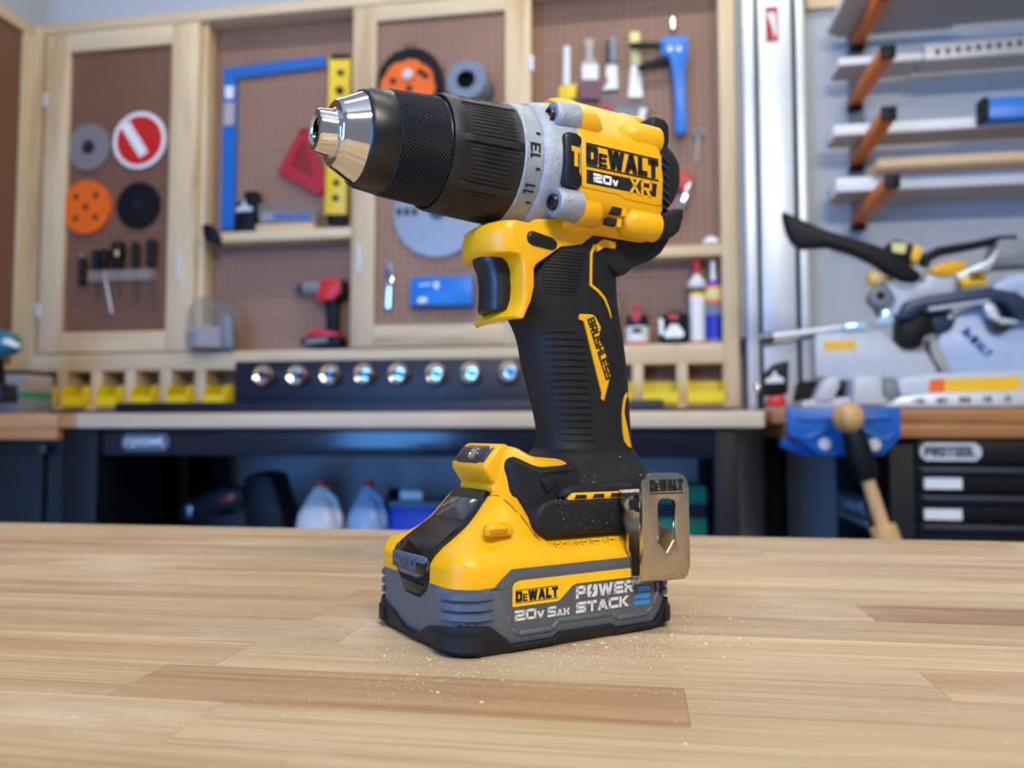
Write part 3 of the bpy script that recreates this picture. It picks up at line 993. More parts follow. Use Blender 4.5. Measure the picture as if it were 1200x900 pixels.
NR = 360
rp = [(11, 23.9), (8, 24.4), (6.8, 25.2), (7.0, 25.9), (8.6, 26.3), (12, 26.5), (13.8, 26.6), (16.4, 26.7), (22, 27.1), (28, 27.5), (35.6, 27.9), (38.2, 28.1), (40.4, 28.3), (41.2, 27.6), (41.2, 20)]
cring = D(MB().lathe(rp, O, adir, NR, rfun=ring_r), 'torque_ring', plain('ring_black_rubber', S(22, 24, 28), .45, bump=.05, bscale=3000), sharp=40)
for k in range(8):
    t0 = math.radians(45 * k - 4)
coll = D(MB().lathe([(40.6, 22), (40.6, 28.2), (41.2, 28.7), (49.6, 29.3), (50.2, 28.9), (50.2, 22)], O, adir, 120), 'number_collar', 'gear', sharp=35)


def cylmap(xc, phi0, r0):
    """u runs round the collar, v along the drill; phi measured from the near side upward"""
    def fn(u, v, h):
        ph = phi0 + u / r0
        return O + Vector((xc + v, -(r0 + h) * math.cos(ph), (r0 + h) * math.sin(ph)))
    return fn


mb = MB()
for s_, ph in (('13', math.radians(-1)), ('11', math.radians(-33))):
    fn0 = cylmap(45.4, ph, 29.0)
    # figures lie on their side, reading upward round the collar
    text(mb, s_, -3.5, -2.5, 5.0, 3.9, .8, lambda u, v, h, f=fn0: f(u, -v, h), -.3, .45)
for ph in (15, -17, -48):
    fn0 = cylmap(47.5, math.radians(ph), 29.1)
    mb.prism([(-.5, -1.2), (.5, -1.2), (.5, 1.0), (-.5, 1.0)], fn0, -.3, .4)
D(mb, 'collar_figure', 'print', parent=coll)
gear = D(MB().lathe([(50, 22), (50, 28.8), (51, 30.2), (53, 31), (60, 32.6), (67, 33.4), (69, 32), (69, 20)], O, adir, 96), 'gear_case', 'gear', sharp=35)
for (by, bz) in ((-25.5, 234.2), (25.5, 234.2), (-27.5, 193.5), (27.5, 193.5)):
    b = Vector((0, by, bz))
    s = -1 if by < 0 else 1
    D(MB().lathe([(56.2, 3), (56.2, 6.0), (57, 6.7), (59, 7.2), (68.5, 7.8), (68.5, 3)], b, adir, 28), 'screw_boss', 'gear', parent=gear, sharp=40)
    sc_ = D(MB().lathe([(55.2, .6), (55.6, 2.1), (54.6, 2.2), (54.4, 3.4), (55.2, 3.9), (58, 3.9)], b, adir, 24), 'screw', 'black', parent=gear, sharp=40)

HP = [(-33, 197), (-33, 225), (-31, 229), (-27, 233.5), (-20, 243.5), (-14, 249.5), (-9, 251), (9, 251), (14, 249.5), (20, 243.5), (27, 233.5), (31, 229), (33, 225), (33, 197), (31, 193), (26, 187.5), (20, 183), (-20, 183), (-26, 187.5), (-31, 193)]


def hsec(x, k, dz=0):
    return [Vector((x, y * k, AZ + (z - AZ) * k + dz)) for y, z in HP]


house = D(MB().loft([hsec(65.5, .955), hsec(67.2, .99), hsec(70, 1), hsec(112, 1), hsec(115.5, .992), hsec(117.4, .965)]), 'motor_housing', 'yellow', sharp=28)
for s in (-1, 1):
    # upper and lower screw barrels, front and rear
    for (y, z, r, xa, xb, ta, tb) in ((25, 233, 7.4, 67, 84, 0, 5), (24.4, 233.6, 7.6, 96, 120.5, 6, 1.5), (27.0, 191.4, 6.8, 68.6, 83, 0, 4), (27.0, 190.0, 7.4, 94.5, 117.5, 4, 1.5)):
        pr = [(xa - .01, 1), (xa, r - (1.0 if ta else 0)), (xa + 1.2, r)] if not ta else [(xa, 1), (xa + .4, r - ta * .8), (xa + ta, r)]
        pr += [(xb - tb, r), (xb - .4, r - tb * .8), (xb, 1)]
        if not ta:
            pr = [(xa, 1), (xa, r)] + pr[3:]
        D(MB().lathe(pr, (0, s * y, z), adir, 24), 'screw_barrel', 'yellow', parent=house, sharp=45)
# ridge along the top
top = [(66, 246.6), (71, 251.2), (80, 253.6), (86, 251.6), (104, 251.6), (112, 253.2), (124, 253.4), (130, 251.6), (134, 250), (134, 240), (66, 240)]
D(MB().prism(top, both(0), -10.5, 10.5), 'top_ridge', 'yellow', parent=house, bevel=2, seg=3)
plate = D(MB().prism([(67.4, 200.6), (67.4, 223.8), (90, 223.9), (92, 225.2), (112.4, 225.2), (115.6, 222), (117, 213), (116.2, 199.4), (112, 198.6), (92, 198.8), (90, 200.4)], side(-33), -2, .8), 'side_plate', 'yellow', parent=house, bevel=.5)
mb = MB()
brand(mb, 69.8, 113.2, 210.8, 221.6, side(-33.8), -.3, .5)
D(mb, 'brand_lettering', 'print', parent=house)
D(MB().prism([(70, 202.8), (70, 209.2), (112.4, 209.2), (111.6, 202.8)], side(-33.8), -.3, .2), 'data_bar', 'print', parent=house)
mb = MB()
text(mb, 'XR', 95.0, 202.2, 7.6, 6.6, 1.35, side(-34.0), -.2, .3, sx=-.0)
D(mb, 'grade_lettering', 'yellow', parent=house)
mb = MB()
text(mb, '20V', 73.8, 203.9, 4.2, 5.0, 1.15, side(-34.0), -.2, .25, small=(2,))
D(mb, 'lettering', 'white', parent=house)
mb = MB()
for (x, z) in ((85.5, 191.5), (82.5, 185.9)):
    D(MB().prism([(x, z + .2), (x + .8, z + 3.4), (x + 6.4, z + 3.2), (x + 5.6, z)], side(-30), -.5, 2.2), 'vent_slot', 'dark', parent=house)
    D(MB().prism([(x + 6.0, z - .4), (x + 6.8, z + 3.6), (x + 9.2, z + 3.5), (x + 8.4, z - .5)], side(-30), -.5, 2.6), 'vent_rib', 'yellow', parent=house)
for (x, y, z) in ((86.5, -27.6, 231.2), (88, -21.5, 239.6)):
    D(MB().prism([(x, z - 1.4), (x + 1.0, z + 1.6), (x + 6.4, z + 1.6), (x + 5.6, z - 1.4)], lambda u, v, h, y=y, z=z: Vector((u, y - (z - v) * .72 - h * .8, v + h * .6)), -1.5, .35), 'vent_slot', 'dark', parent=house)

bad = D(MB().prism([(58.2, 201.8), (58.0, 223.0), (59.4, 225), (64.6, 225.2), (67.6, 223.8), (67.7, 221), (66.3, 218.8), (66.3, 207.4), (67.7, 205.2), (67.6, 201.6), (65.8, 199.6), (60.0, 199.8)], side(-33.2), -4.5, 1.0), 'mode_badge', 'black', bevel=.7)
mb = MB()
mb.prism([(61.4, 216.2), (61.4, 218.6), (65.2, 218.3), (66.0, 217.0), (66.0, 215.6), (64.9, 215.9), (64.9, 209.4), (62.9, 209.4), (62.9, 216.0)], side(-34.2), -.3, .25)
D(mb, 'hammer_icon', 'yellow', parent=bad)


# --- rear cap
def csec(x, hw, zb, zt, n=3.2, m=48):
    c, a = (zb + zt) / 2, (zt - zb) / 2
    out = []
    for k in range(m):
        t = 2 * PI * k / m
        out.append(Vector((x, hw * math.copysign(abs(math.cos(t)) ** (2 / n), math.cos(t)), c + a * math.copysign(abs(math.sin(t)) ** (2 / n), math.sin(t)))))
    return out


cap = D(MB().loft([csec(116, 29.5, 184, 247), csec(122, 28, 189, 246), csec(128, 25.5, 196, 243), csec(133, 23.5, 200, 240), csec(137, 22, 204, 238), csec(142, 18.5, 210, 235.4), csec(144, 16, 213, 233)]), 'rear_cap', 'rubber', sharp=50)
for k in range(7):
    z = 199.5 + k * 4.2
    D(MB().box(116, 146, -33.4, -24.6, z, z + 1.3) if False else MB().prism([(116, z), (116, z + 1.3), (121, z + 1.1), (129, z + .9), (129, z)], lambda u, v, h: Vector((u, -(32.6 - (u - 116) * .58) + h, v)), 0, 8), 'cap_fin', 'black', parent=cap)
mb = MB()
for s in (-1, 1):
    mb.loft([csec(x, hw, zb, zt) for x, hw, zb, zt in ()]) if False else None
D(MB().prism([(117.5, 243.4), (119, 248.4), (127.6, 248.0), (130.5, 244.6), (130.5, 236), (128, 231.5), (117.5, 231)], both(0), -24.5, 24.5), 'cap_shoulder', 'rubber', parent=cap, bevel=3.2, seg=3)
D(MB().prism([(116.5, 184.6), (116.5, 196.5), (126, 200), (135.5, 203.0), (136, 198), (133, 190), (128, 186)], both(0), -28.5, 28.5), 'cap_shoulder', 'rubber', parent=cap, bevel=3.0, seg=3)

# --- belt hook
HK = [(86.6, 27), (86.6, 65), (87.6, 68.4), (90, 70.6), (93, 71.2), (107.6, 70.9), (110.8, 70), (113.2, 67.6), (114.2, 64), (114.6, 29), (113.8, 27.2), (112, 26.4)]
HOLE = [(95.3, 40.8), (95.3, 57.6), (96.4, 59.4), (98.4, 60), (103.4, 59.8), (105.4, 59), (106.4, 57.2), (106.2, 41), (100.9, 35.2)]
YH = -50.0
bm_ = MB()


def ring_plate(mb, outer, hole, fn, h0, h1):
    """plate with a hole: outer and hole outlines resampled by angle to the same count"""
    c = Vector((sum(p[0] for p in hole) / len(hole), sum(p[1] for p in hole) / len(hole)))

    def hitp(poly, t):
        d = Vector((math.cos(t), math.sin(t)))
        best = None
        for i in range(len(poly)):
            a, b = Vector(poly[i]), Vector(poly[(i + 1) % len(poly)])
            e = b - a
            den = d.x * e.y - d.y * e.x
            if abs(den) < 1e-9:
                continue
            s = ((a.x - c.x) * e.y - (a.y - c.y) * e.x) / den
            q = ((a.x - c.x) * d.y - (a.y - c.y) * d.x) / den
            if s > 0 and -1e-6 <= q <= 1 + 1e-6 and (best is None or s < best):
                best = s
        return c + d * best
    ts = sorted({round(math.atan2(p[1] - c.y, p[0] - c.x), 5) for p in outer + hole})
    n = len(ts)
    A = [hitp(outer, t) for t in ts]
    B = [hitp(hole, t) for t in ts]
    vs = []
    for q, h in ((A, h0), (A, h1), (B, h1), (B, h0)):
        vs += [fn(p.x, p.y, h) for p in q]
    fs = []
    for k in range(4):
        for i in range(n):
            j = (i + 1) % n
            a, b = k * n, ((k + 1) % 4) * n
            fs.append((a + i, a + j, b + j, b + i))
    mb.add(vs, fs)


ring_plate(bm_, HK, HOLE, side(YH), -1.1, 1.1)
hook = D(bm_, 'belt_hook', 'nickel', bevel=.35, sharp=40)
# the returning U: bottom bend and the back plate screwed to the foot
U = [(-50, 28.4), (-49.6, 25.6), (-47.6, 23.6), (-44.8, 23.6), (-42.6, 25.4), (-42.2, 29), (-42.6, 34), (-43.0, 38), (-43.2, 41.4), (-43.4, 44.5), (-41.4, 47.6), (-40.2, 51), (-41.6, 54.5), (-39.2, 57.5), (-39.2, 62), (-37.4, 62.6)]
mb = MB()
secs = []
for i, (y, z) in enumerate(U):
    a = Vector(U[max(i - 1, 0)])
    b = Vector(U[min(i + 1, len(U) - 1)])
    d = (b - a).normalized()
    n = Vector((-d.y, d.x)) * .9
    x0h = 84.6 if i > 6 else 86.6
    xr = interp(z, [(27, 114), (38, 113.6), (42, 112), (44.5, 109), (47.6, 103), (49, 98), (63, 98)]) if i > 4 else 114
    secs.append([Vector((x0h, y + n.x, z + n.y)), Vector((xr, y + n.x, z + n.y)), Vector((xr, y - n.x, z - n.y)), Vector((x0h, y - n.x, z - n.y))])
D(mb.loft(secs), 'hook_return', 'nickel', parent=hook, sharp=50)
mb = MB()
brand(mb, 91, 110.5, 62.4, 69.0, side(YH), .9, 1.5, rules=False)
mb.prism([(91, 62.0), (110.5, 61.7), (110.5, 62.3), (91, 62.6)], side(YH), .9, 1.4)
D(mb, 'lettering', 'steel', parent=hook)
D(MB().lathe([(-46.5, 1), (-46.3, 3.4), (-44.5, 4.2), (-38, 4.2)], Vector((92, 0, 57.5)), Vector((0, 1, 0)), 20), 'hook_screw', 'black', parent=hook)

# sawdust specks lying on the foot of the drill
rs = random.Random(3)
mb = MB()
for k in range(170):
    x = rs.uniform(48, 126)
    if rs.random() < .45:
        y, z = -rs.uniform(34, 36), 60.0
        p = Vector((rs.uniform(47, 86), y, z + rs.uniform(-.6, .2)))
    elif rs.random() < .6:
        p = Vector((rs.uniform(44, 84), -36.6, rs.uniform(46, 58)))
    else:
        zz = rs.uniform(63, 78)
        x0, x1, hw = [interp(zz, [(s[0], s[i]) for s in FT]) for i in (1, 2, 3)]
        xx = rs.uniform(x0 + 8, x1 - 8)
        cx, a = (x0 + x1) / 2, (x1 - x0) / 2
        p = Vector((xx, -hw * (1 - min(.99, abs((xx - cx) / a)) ** 3) ** (1 / 3) - .1, zz))
    r = rs.choice((.12, .16, .2, .3))
    vs = [p + Vector((rs.uniform(-1, 1), rs.uniform(-1, 1), rs.uniform(-1, 1))).normalized() * r for _ in range(4)]
    mb.add(vs, [(0, 1, 2), (0, 3, 1), (1, 3, 2), (0, 2, 3)])
D(mb, 'sawdust_speck', 'dust', kind='stuff')
# sawdust on the table
mb = MB()
bc = DO + DX * .0575
for k in range(3400):
    q = rs.random()
    if q < .6:      # close along the near side and the front of the battery
        s = rs.gauss(75, 62)
        p = DO + DX * (s / 1000) - DY * ((43 + abs(rs.gauss(0, 26)) + (0 if s < 125 else -30)) / 1000)
    elif q < .75:
        p = DO - DX * ((2 + abs(rs.gauss(0, 20))) / 1000) + DY * (rs.uniform(-60, 50) / 1000)
    else:
        p = Vector((rs.uniform(-.3, .3), rs.uniform(.22, .5), TT))
    l = p - DO
    if -.002 < l.dot(DX) < .117 and abs(l.dot(DY)) < .0435:
        continue
    big = rs.random() < .02
    r = rs.uniform(.00006, .00019) * (2.6 if big else 1)
    a = rs.uniform(0, 2 * PI)
    e = rs.uniform(1, 2.6)
    u, v = Vector((math.cos(a), math.sin(a), 0)), Vector((-math.sin(a), math.cos(a), 0))
    p = Vector((p.x, p.y, TT + .0001))
    mb.add([p - u * r * e - v * r, p + u * r * e - v * r * .6, p + v * r, p + Vector((0, 0, r * 1.2))], [(0, 1, 2), (0, 3, 1), (1, 3, 2), (0, 2, 3)])
sd = build(mb, 'sawdust', 'dust', kind='stuff')
tag(sd, 'pale sawdust crumbs scattered on the maple table around the drill', 'sawdust')
#PART3
# ------------------------------------------------------------------ wall cabinet with pegboard doors
YF = 2.60          # face of the cabinet
YP = 2.69          # pegboard at the back of the bays
CX0, CX1, CZ0, CZ1 = -2.19, .283, 1.062, 2.495
cab = thing('wall_cabinet', 'long pine wall cabinet with pegboard bays and framed doors above the back bench', 'cabinet', ((CX0 + CX1) / 2, YF, CZ0))


def CB(name, mat, x0, x1, z0, z1, y0=YF, y1=YF + .02, parent=None, bevel=.0015):
    mb = MB().box(x0, x1, y0, y1, z0, z1)
    return build(mb, name, mat, parent=parent or cab, bevel=bevel)


def piece(name, mat, x0, x1, y0, y1, z0, z1, parent, bevel=.0015):
    """a board with its own origin so the grain differs from piece to piece"""
    cx, cy, cz = (x0 + x1) / 2, (y0 + y1) / 2, (z0 + z1) / 2
    mb = MB().box(x0 - cx, x1 - cx, y0 - cy, y1 - cy, z0 - cz, z1 - cz)
    o = build(mb, name, mat, parent=parent, local=True, bevel=bevel)
    o.location = XF[parent.name].inverted() @ Vector((cx, cy, cz))
    return o


piece('top_rail', 'pine_x', CX0, CX1, YF, YP + .02, 2.459, CZ1, cab)
piece('post', 'pine_z', CX0 - .045, CX0, YF - .004, YP + .02, CZ0, 2.49, cab)
piece('post', 'pine_z', .235, CX1, YF, YP + .02, CZ0, 2.459, cab)
piece('post', 'pine_z', -1.575, -1.545, YF + .021, YP, 1.27, 2.459, cab)
piece('post', 'pine_z', -.985, -.955, YF + .021, YP, 1.27, 2.459, cab)
piece('post', 'pine_z', -.405, -.375, YF + .021, YP, 1.27, 2.459, cab)
piece('shelf_rail', 'pine_x', CX0, .235, YF, YP + .02, 1.203, 1.266, cab)
piece('bottom_rail', 'pine_x', CX0, .235, YF, YP + .02, CZ0, 1.078, cab)
piece('pegboard', 'peg', -1.56, .235, YP, YP + .006, 1.266, 2.459, cab, 0)
piece('pegboard', 'peg_dim', CX0, .235, YP + .01, YP + .014, 1.078, 1.203, cab, 0)
piece('shelf', 'pine_x', -1.545, -.985, YF, YP, 1.650, 1.684, cab)
piece('shelf', 'pine_x', -.375, .235, YF, YP, 1.545, 1.578, cab)
# dividers of the bin row: pixel centres of the uprights
for p0, p1 in ((66, 78), (106, 118), (146, 158), (187, 200), (228, 240), (275, 282), (741, 754), (793, 806)):
    x0, x1, _, _ = rect(p0, 440, p1, 470, YF)
    piece('divider', 'pine_z', x0, x1, YF, YP + .01, 1.078, 1.203, cab)


def door(x0, x1, z0, z1, sl, sr, tr, brl, hinge_left, latch_x):
    d = piece('door', 'peg_dim' if hinge_left else 'peg', x0 + sl - .005, x1 - sr + .005, YF + .012, YF + .017, z0 + brl - .005, z1 - tr + .005, cab, 0)

    def kid(name, mat, a, b, c, e, y0=YF - .004, y1=YF + .019):
        cx, cz = (a + b) / 2, (c + e) / 2
        dl = Vector(d.location)
        base = XF[cab.name].inverted() @ Vector((cx, 0, cz)) - Vector((dl.x, 0, dl.z))
        o = build(MB().box(a - cx, b - cx, y0 - (YF + .0145), y1 - (YF + .0145), c - cz, e - cz), name, mat, parent=d, local=True, bevel=.0015)
        o.location = (base.x, 0, base.z)
        return o
    kid('stile', 'pine_z', x0, x0 + sl, z0, z1)
    kid('stile', 'pine_z', x1 - sr, x1, z0, z1)
    kid('rail', 'pine_x', x0 + sl, x1 - sr, z1 - tr, z1)
    kid('rail', 'pine_x', x0 + sl, x1 - sr, z0, z0 + brl)
    hx = x0 - .008 if hinge_left else x1 - .006
    for hz in (z0 + .13, z1 - .27):
        kid('hinge', 'alu', hx, hx + .016, hz, hz + .05, YF - .008, YF)
    lz = 1.52
    o = kid('latch', 'alu', latch_x - .0045, latch_x + .0045, lz, lz + .10, YF - .014, YF - .004)
    return d


door(-2.176, -1.568, 1.27, 2.452, .094, .104, .072, .072, True, -1.625)
door(-.99, -.372, 1.27, 2.452, .084, .086, .055, .075, False, -.957)

# left wall cabinet, seen almost edge on
lc = thing('side_cabinet', 'pegboard cabinet in a pine frame on the left wall, cut by the left edge', 'cabinet', (XL, 2.0, 1.15))
piece('top_rail', 'pine_y', XL, -2.236, .7, YF + .0, 2.452, 2.492, lc)
piece('bottom_rail', 'pine_y', XL, -2.236, .7, YF, 1.185, 1.225, lc)
piece('stile', 'pine_z', XL, -2.236, YF - .04, YF + .1, 1.225, 2.452, lc)
piece('pegboard', 'peg_dim_side', XL, -2.25, .7, YF - .04, 1.225, 2.452, lc, 0)

# ------------------------------------------------------------------ benches
YB = 1.96
bench = thing('back_bench', 'long maple-topped work bench on black steel legs under the wall cabinet', 'bench', (-.6, YB + .35, 0))
BZ = 1.037
bx0 = at(90, 490, YB).x
bx1 = at(896, 490, YB).x
piece('top', 'bench', bx0, bx1, YB, YW - .001, .998, BZ, bench, .003)
bxl = at(71.5, 560, YB + .02).x
piece('end_board', 'bench_d', bxl, bx0 - .0005, YB, YW - .001, .998, BZ, bench, .003)
ap0, ap1 = bxl + .001, at(866, 515, YB + .03).x
piece('apron', 'navyg', ap0, ap1, YB + .03, YB + .05, .925, .998, bench)
for p0, p1 in ((72, 113), (838, 866)):
    x0, x1 = max(bxl + .001, at(p0, 560, YB + .02).x), at(p1, 560, YB + .02).x
    piece('leg', 'blackm', x0, x1, YB + .02, YB + .10, 0, .998, bench)
    piece('leg', 'blackm', x0, x1, 2.6, 2.68, 0, .998, bench)
piece('lower_shelf', 'navy', ap0, ap1, YB + .05, 2.6, .55, .57, bench)
piece('side_panel', 'grey', ap1 - .004, ap1, YB + .1, 2.6, .2, .99, bench)


def badge_text(px0, py0, px1, py1, Y, label_parent, words, plate='alu', ink='navy'):
    x0, x1, z0, z1 = rect(px0, py0, px1, py1, Y)
    c = (z1 - z0) * .3
    pl = build(MB().prism([(x0 + c, z0), (x1 - c, z0), (x1, z0 + c), (x1, z1 - c), (x1 - c, z1), (x0 + c, z1), (x0, z1 - c), (x0, z0 + c)], xz(Y), -.002, .006), 'name_plate', plate, parent=label_parent)
    if words:
        mb = MB()
        h = (z1 - z0) * .56
        wt = (x1 - x0) * .86 / (len(words) * 1.14)
        x = text(mb, words, x0 + (x1 - x0) * .07, z0 + (z1 - z0) * .24, h, wt, h * .22, xz(Y), -.0035, .001, gap=wt * .14)
        build(mb, 'lettering', ink, parent=pl)
    return pl


badge_text(143, 508, 199, 528, YB + .026, bench, 'PROTOOL', 'battl', 'alu')

lb = thing('left_bench', 'dark oiled wooden bench end over a black cabinet, at the left edge', 'bench', (-1.9, YB + .3, 0))
piece('top', 'bench_d', -2.30, bxl - .001, YB, YW - .001, .998, BZ, lb, .003)
lx1 = at(67, 510, YB).x
piece('under_board', 'bench_d', -2.30, min(lx1, bxl - .001), YB + .001, 2.5, .966, .998, lb, .003)
bxr = bxl
piece('cabinet_body', 'blackm', -2.30, bxr - .002, YB + .03, 2.55, 0, .966, lb)
piece('door_panel', 'blackm', -2.29, bxr - .05, YB + .012, YB + .03, .1, .93, lb, .004)
x0, x1, z0, z1 = rect(50, 522, 60, 530, YB + .012)
build(MB().cyl(((x0 + x1) / 2, YB + .012, (z0 + z1) / 2), ((x0 + x1) / 2, YB - .004, (z0 + z1) / 2), .012), 'knob', 'steel', parent=lb)

YR = 2.0
rb = thing('right_bench', 'thick oiled wooden bench at the right carrying the mitre saw', 'bench', (1.1, YR + .35, 0))
rx0 = at(905, 490, YR).x
rt = piece('top', 'bench_d', rx0, 1.75, YR, 2.70, 1.008, 1.042, rb, .003)
piece('under_board', 'bench_d', rx0 + .03, 1.75, YR + .006, 2.68, .974, 1.008, rb, .003)
piece('leg', 'blackm', 1.6, 1.7, YR + .04, YR + .14, 0, .974, rb)
piece('leg', 'blackm', rx0 + .06, rx0 + .12, 2.55, 2.62, 0, .974, rb)

# black drawer chest under the right bench
tcx0 = at(1046, 580, YR + .02).x
chest = thing('drawer_chest', 'black steel drawer chest with pale drawer labels under the right bench', 'chest', (tcx0 + .3, YR + .3, 0))
piece('body', 'blackm', tcx0, 1.55, YR + .04, 2.6, .05, .972, chest, .004)
zz = [at(1120, y, YR + .02).z for y in (515, 545, 578, 612, 650)]
for i in range(3):
    dz0, dz1 = zz[i + 2] + .004 if i else zz[1] - .066, zz[i + 1] - .004 if i else zz[1] - .004
    z1d = zz[i + 1] - .003
    z0d = zz[i + 2] + .003
    dr = piece('drawer', 'blackm', tcx0 + .055, 1.52, YR + .02, YR + .04, z0d, z1d, chest, .003)
    hb = build(MB().box(tcx0 + .06, 1.5, YR + .006, YR + .02, z1d - .016, z1d - .002), 'pull_rail', 'navy', parent=dr, bevel=.003) if False else None
    cx = (tcx0 + .055 + 1.52) / 2
    ho = build(MB().box(tcx0 + .06 - cx, 1.5 - cx, -.026, -.010, (z1d - z0d) / 2 - .018, (z1d - z0d) / 2 - .003), 'pull_rail', 'navy', parent=dr, local=True, bevel=.003)
    if i < 2:
        a0, a1, b0, b1 = rect(1083, 560 + i * 36.5, 1127, 573 + i * 36, YR + .02)
        build(MB().box(a0 - cx, a1 - cx, -.0125, -.010, b0 - (z0d + z1d) / 2, b1 - (z0d + z1d) / 2), 'drawer_label', 'white', parent=dr, local=True)
piece('front_rail', 'blackm', tcx0 + .055, 1.52, YR + .02, YR + .04, zz[1] + .002, .968, chest, .003)
badge_text(1078, 519, 1150, 540, YR + .018, chest, 'PROTOOL', 'alu', 'navy')
# side plate with slanted logo on the chest's left flank
sp = [at_x(x, y, tcx0) for x, y in ((983, 578), (1018, 584), (1020, 620), (985, 607))]
yy = sorted(p.y for p in sp)
za, zb = min(p.z for p in sp), max(p.z for p in sp)
mb = MB().box(tcx0 - .003, tcx0 + .001, yy[0], yy[-1], za, zb)
pl = build(mb, 'name_plate', 'battl', parent=chest)
mb = MB()
flank = lambda u, v, h: Vector((tcx0 - .003 - h, yy[-1] - u, v))
wid = yy[-1] - yy[0]
text(mb, 'PROTOOL', wid * .08, za + (zb - za) * .4, (zb - za) * .45, wid * .105, wid * .03, flank, 0, .002)
mb.prism([(wid * .06, za + (zb - za) * .14), (wid * .94, za + (zb - za) * .14), (wid * .94, za + (zb - za) * .26), (wid * .06, za + (zb - za) * .26)], flank, 0, .002)
build(mb, 'lettering', 'alu', parent=pl)

# ------------------------------------------------------------------ yellow bins in the cabinet's bottom row
BINX = [(40, 66), (78, 106), (118, 146), (158, 187), (200, 228), (240, 275), (724, 741), (754, 793), (806, 847)]
ORD = ['first', 'second', 'third', 'fourth', 'fifth', 'sixth']
proto = {}
for i, (p0, p1) in enumerate(BINX):
    if i < 6:
        a, b = at(p0, 455, YF).x, at(p1, 455, YF).x
        lbl = 'small yellow bin in the left bottom row of the cabinet, %s from the left' % ORD[i]
    else:
        b = at(p1, 455, YF).x
        a = at(p0, 455, YF).x if i > 6 else b - .11
        lbl = ['yellow plastic bin half hidden behind the drill handle, in the right bottom row', 'yellow plastic bin in the middle of the right bottom row of the cabinet', 'yellow plastic bin in the rightmost bottom cubby of the wall cabinet'][i - 6]
    key = 'small' if i < 6 else 'wide'
    wd = .082 if i < 6 else .112
    if i == 5:
        wd = .082
    c = ((a + b) / 2 if i != 5 else (a + b) / 2, YF + .03, 1.0782)
    hh = .072
    if key not in proto:
        t = thing('storage_bin', lbl, 'bin', c, 0, 'yellow bins in the bottom row of the wall cabinet')
        x0, x1, yf, yb = c[0] - wd / 2, c[0] + wd / 2, YF - .035, YF + .085
        k = .003
        build(MB().box(x0, x1, yf, yb, c[2], c[2] + k), 'base', 'bin', parent=t)
        build(MB().box(x0, x1, yf, yf + k, c[2] + k, c[2] + .034), 'front_lip', 'bin', parent=t)
        build(MB().box(x0 + k, x1 - k, yb - k, yb, c[2] + k, c[2] + hh), 'back_wall', 'bin', parent=t)
        for xs in (x0, x1 - k):
            build(MB().prism([(yf, c[2] + k), (yb, c[2] + k), (yb, c[2] + hh), (yf + .02, c[2] + hh), (yf, c[2] + .038)], lambda u, v, h, xs=xs: Vector((xs + h, u, v)), 0, k), 'side_wall', 'bin', parent=t)
        proto[key] = t
    else:
        t = copy_tree(proto[key])
        t.location = c
        t['label'] = lbl

# ------------------------------------------------------------------ navy rail with chrome sockets standing on the bench
YN = 2.47
nr = thing('socket_rail', 'long dark navy steel rail with eight chrome round sockets on the back bench', 'rail', (-.6, YN, BZ))
a0, a1 = at(275, 450, YN).x, at(650, 450, YN).x
zt_ = at(450, 421, YN).z
piece('upright', 'navy', a0, a1, YN, YN + .012, BZ + .0, zt_, nr, .002)
e0, e1 = at(135, 476, YN - .06).x, at(778, 476, YN - .06).x
piece('foot_bar', 'navy', e0, e1, YN - .06, YN - .0, BZ, at(450, 470, YN - .06).z, nr, .002)
pk = None
for p, q in ((310, 440), (349.5, 440), (388, 439), (427.5, 438.5), (467.5, 438), (511, 438), (552, 437), (597, 435.5)):
    c = at(p, q, YN - .02)
    m_ = MB().lathe([(0, .030), (.008, .033), (.03, .034), (.036, .030), (.030, .019), (.012, .016), (.012, .001)], Vector((0, .034, 0)), Vector((0, -1, 0)), 32)
    o = build(m_, 'socket', 'chrome', parent=nr, local=True, sharp=40) if pk is None else pk.copy()
    if pk is None:
        pk = o
    else:
        COL.objects.link(o)
    o.location = XF[nr.name].inverted() @ Vector((c.x, YN - .034, c.z))
    if pk is o:
        bore = build(MB().lathe([(0, .001), (0, .0105), (.004, .0105), (.004, .001)], Vector((0, .017, 0)), Vector((0, -1, 0)), 20), 'bore', 'dark', parent=o, local=True)
    else:
        b2 = bore.copy()
        COL.objects.link(b2)
        b2.parent = o

# ------------------------------------------------------------------ things hung on the left door
YD = YF + .010


def disc(name, label, cat, pc, r_px, mat, Y, kids=(), thick=.006, group=None):
    c = at(pc[0], pc[1], Y)
    e = at(pc[0] + r_px, pc[1], Y)
    r = (e - c).length * 1.0
    t = thing(name, label, cat, c, 0, group)
    build(MB().lathe([(0, .006), (0, r * .97), (-.001, r), (-thick, r), (-thick, .006)], c, (0, 1, 0), 48, caps=False), 'body', mat, parent=t)
    return t, c, r


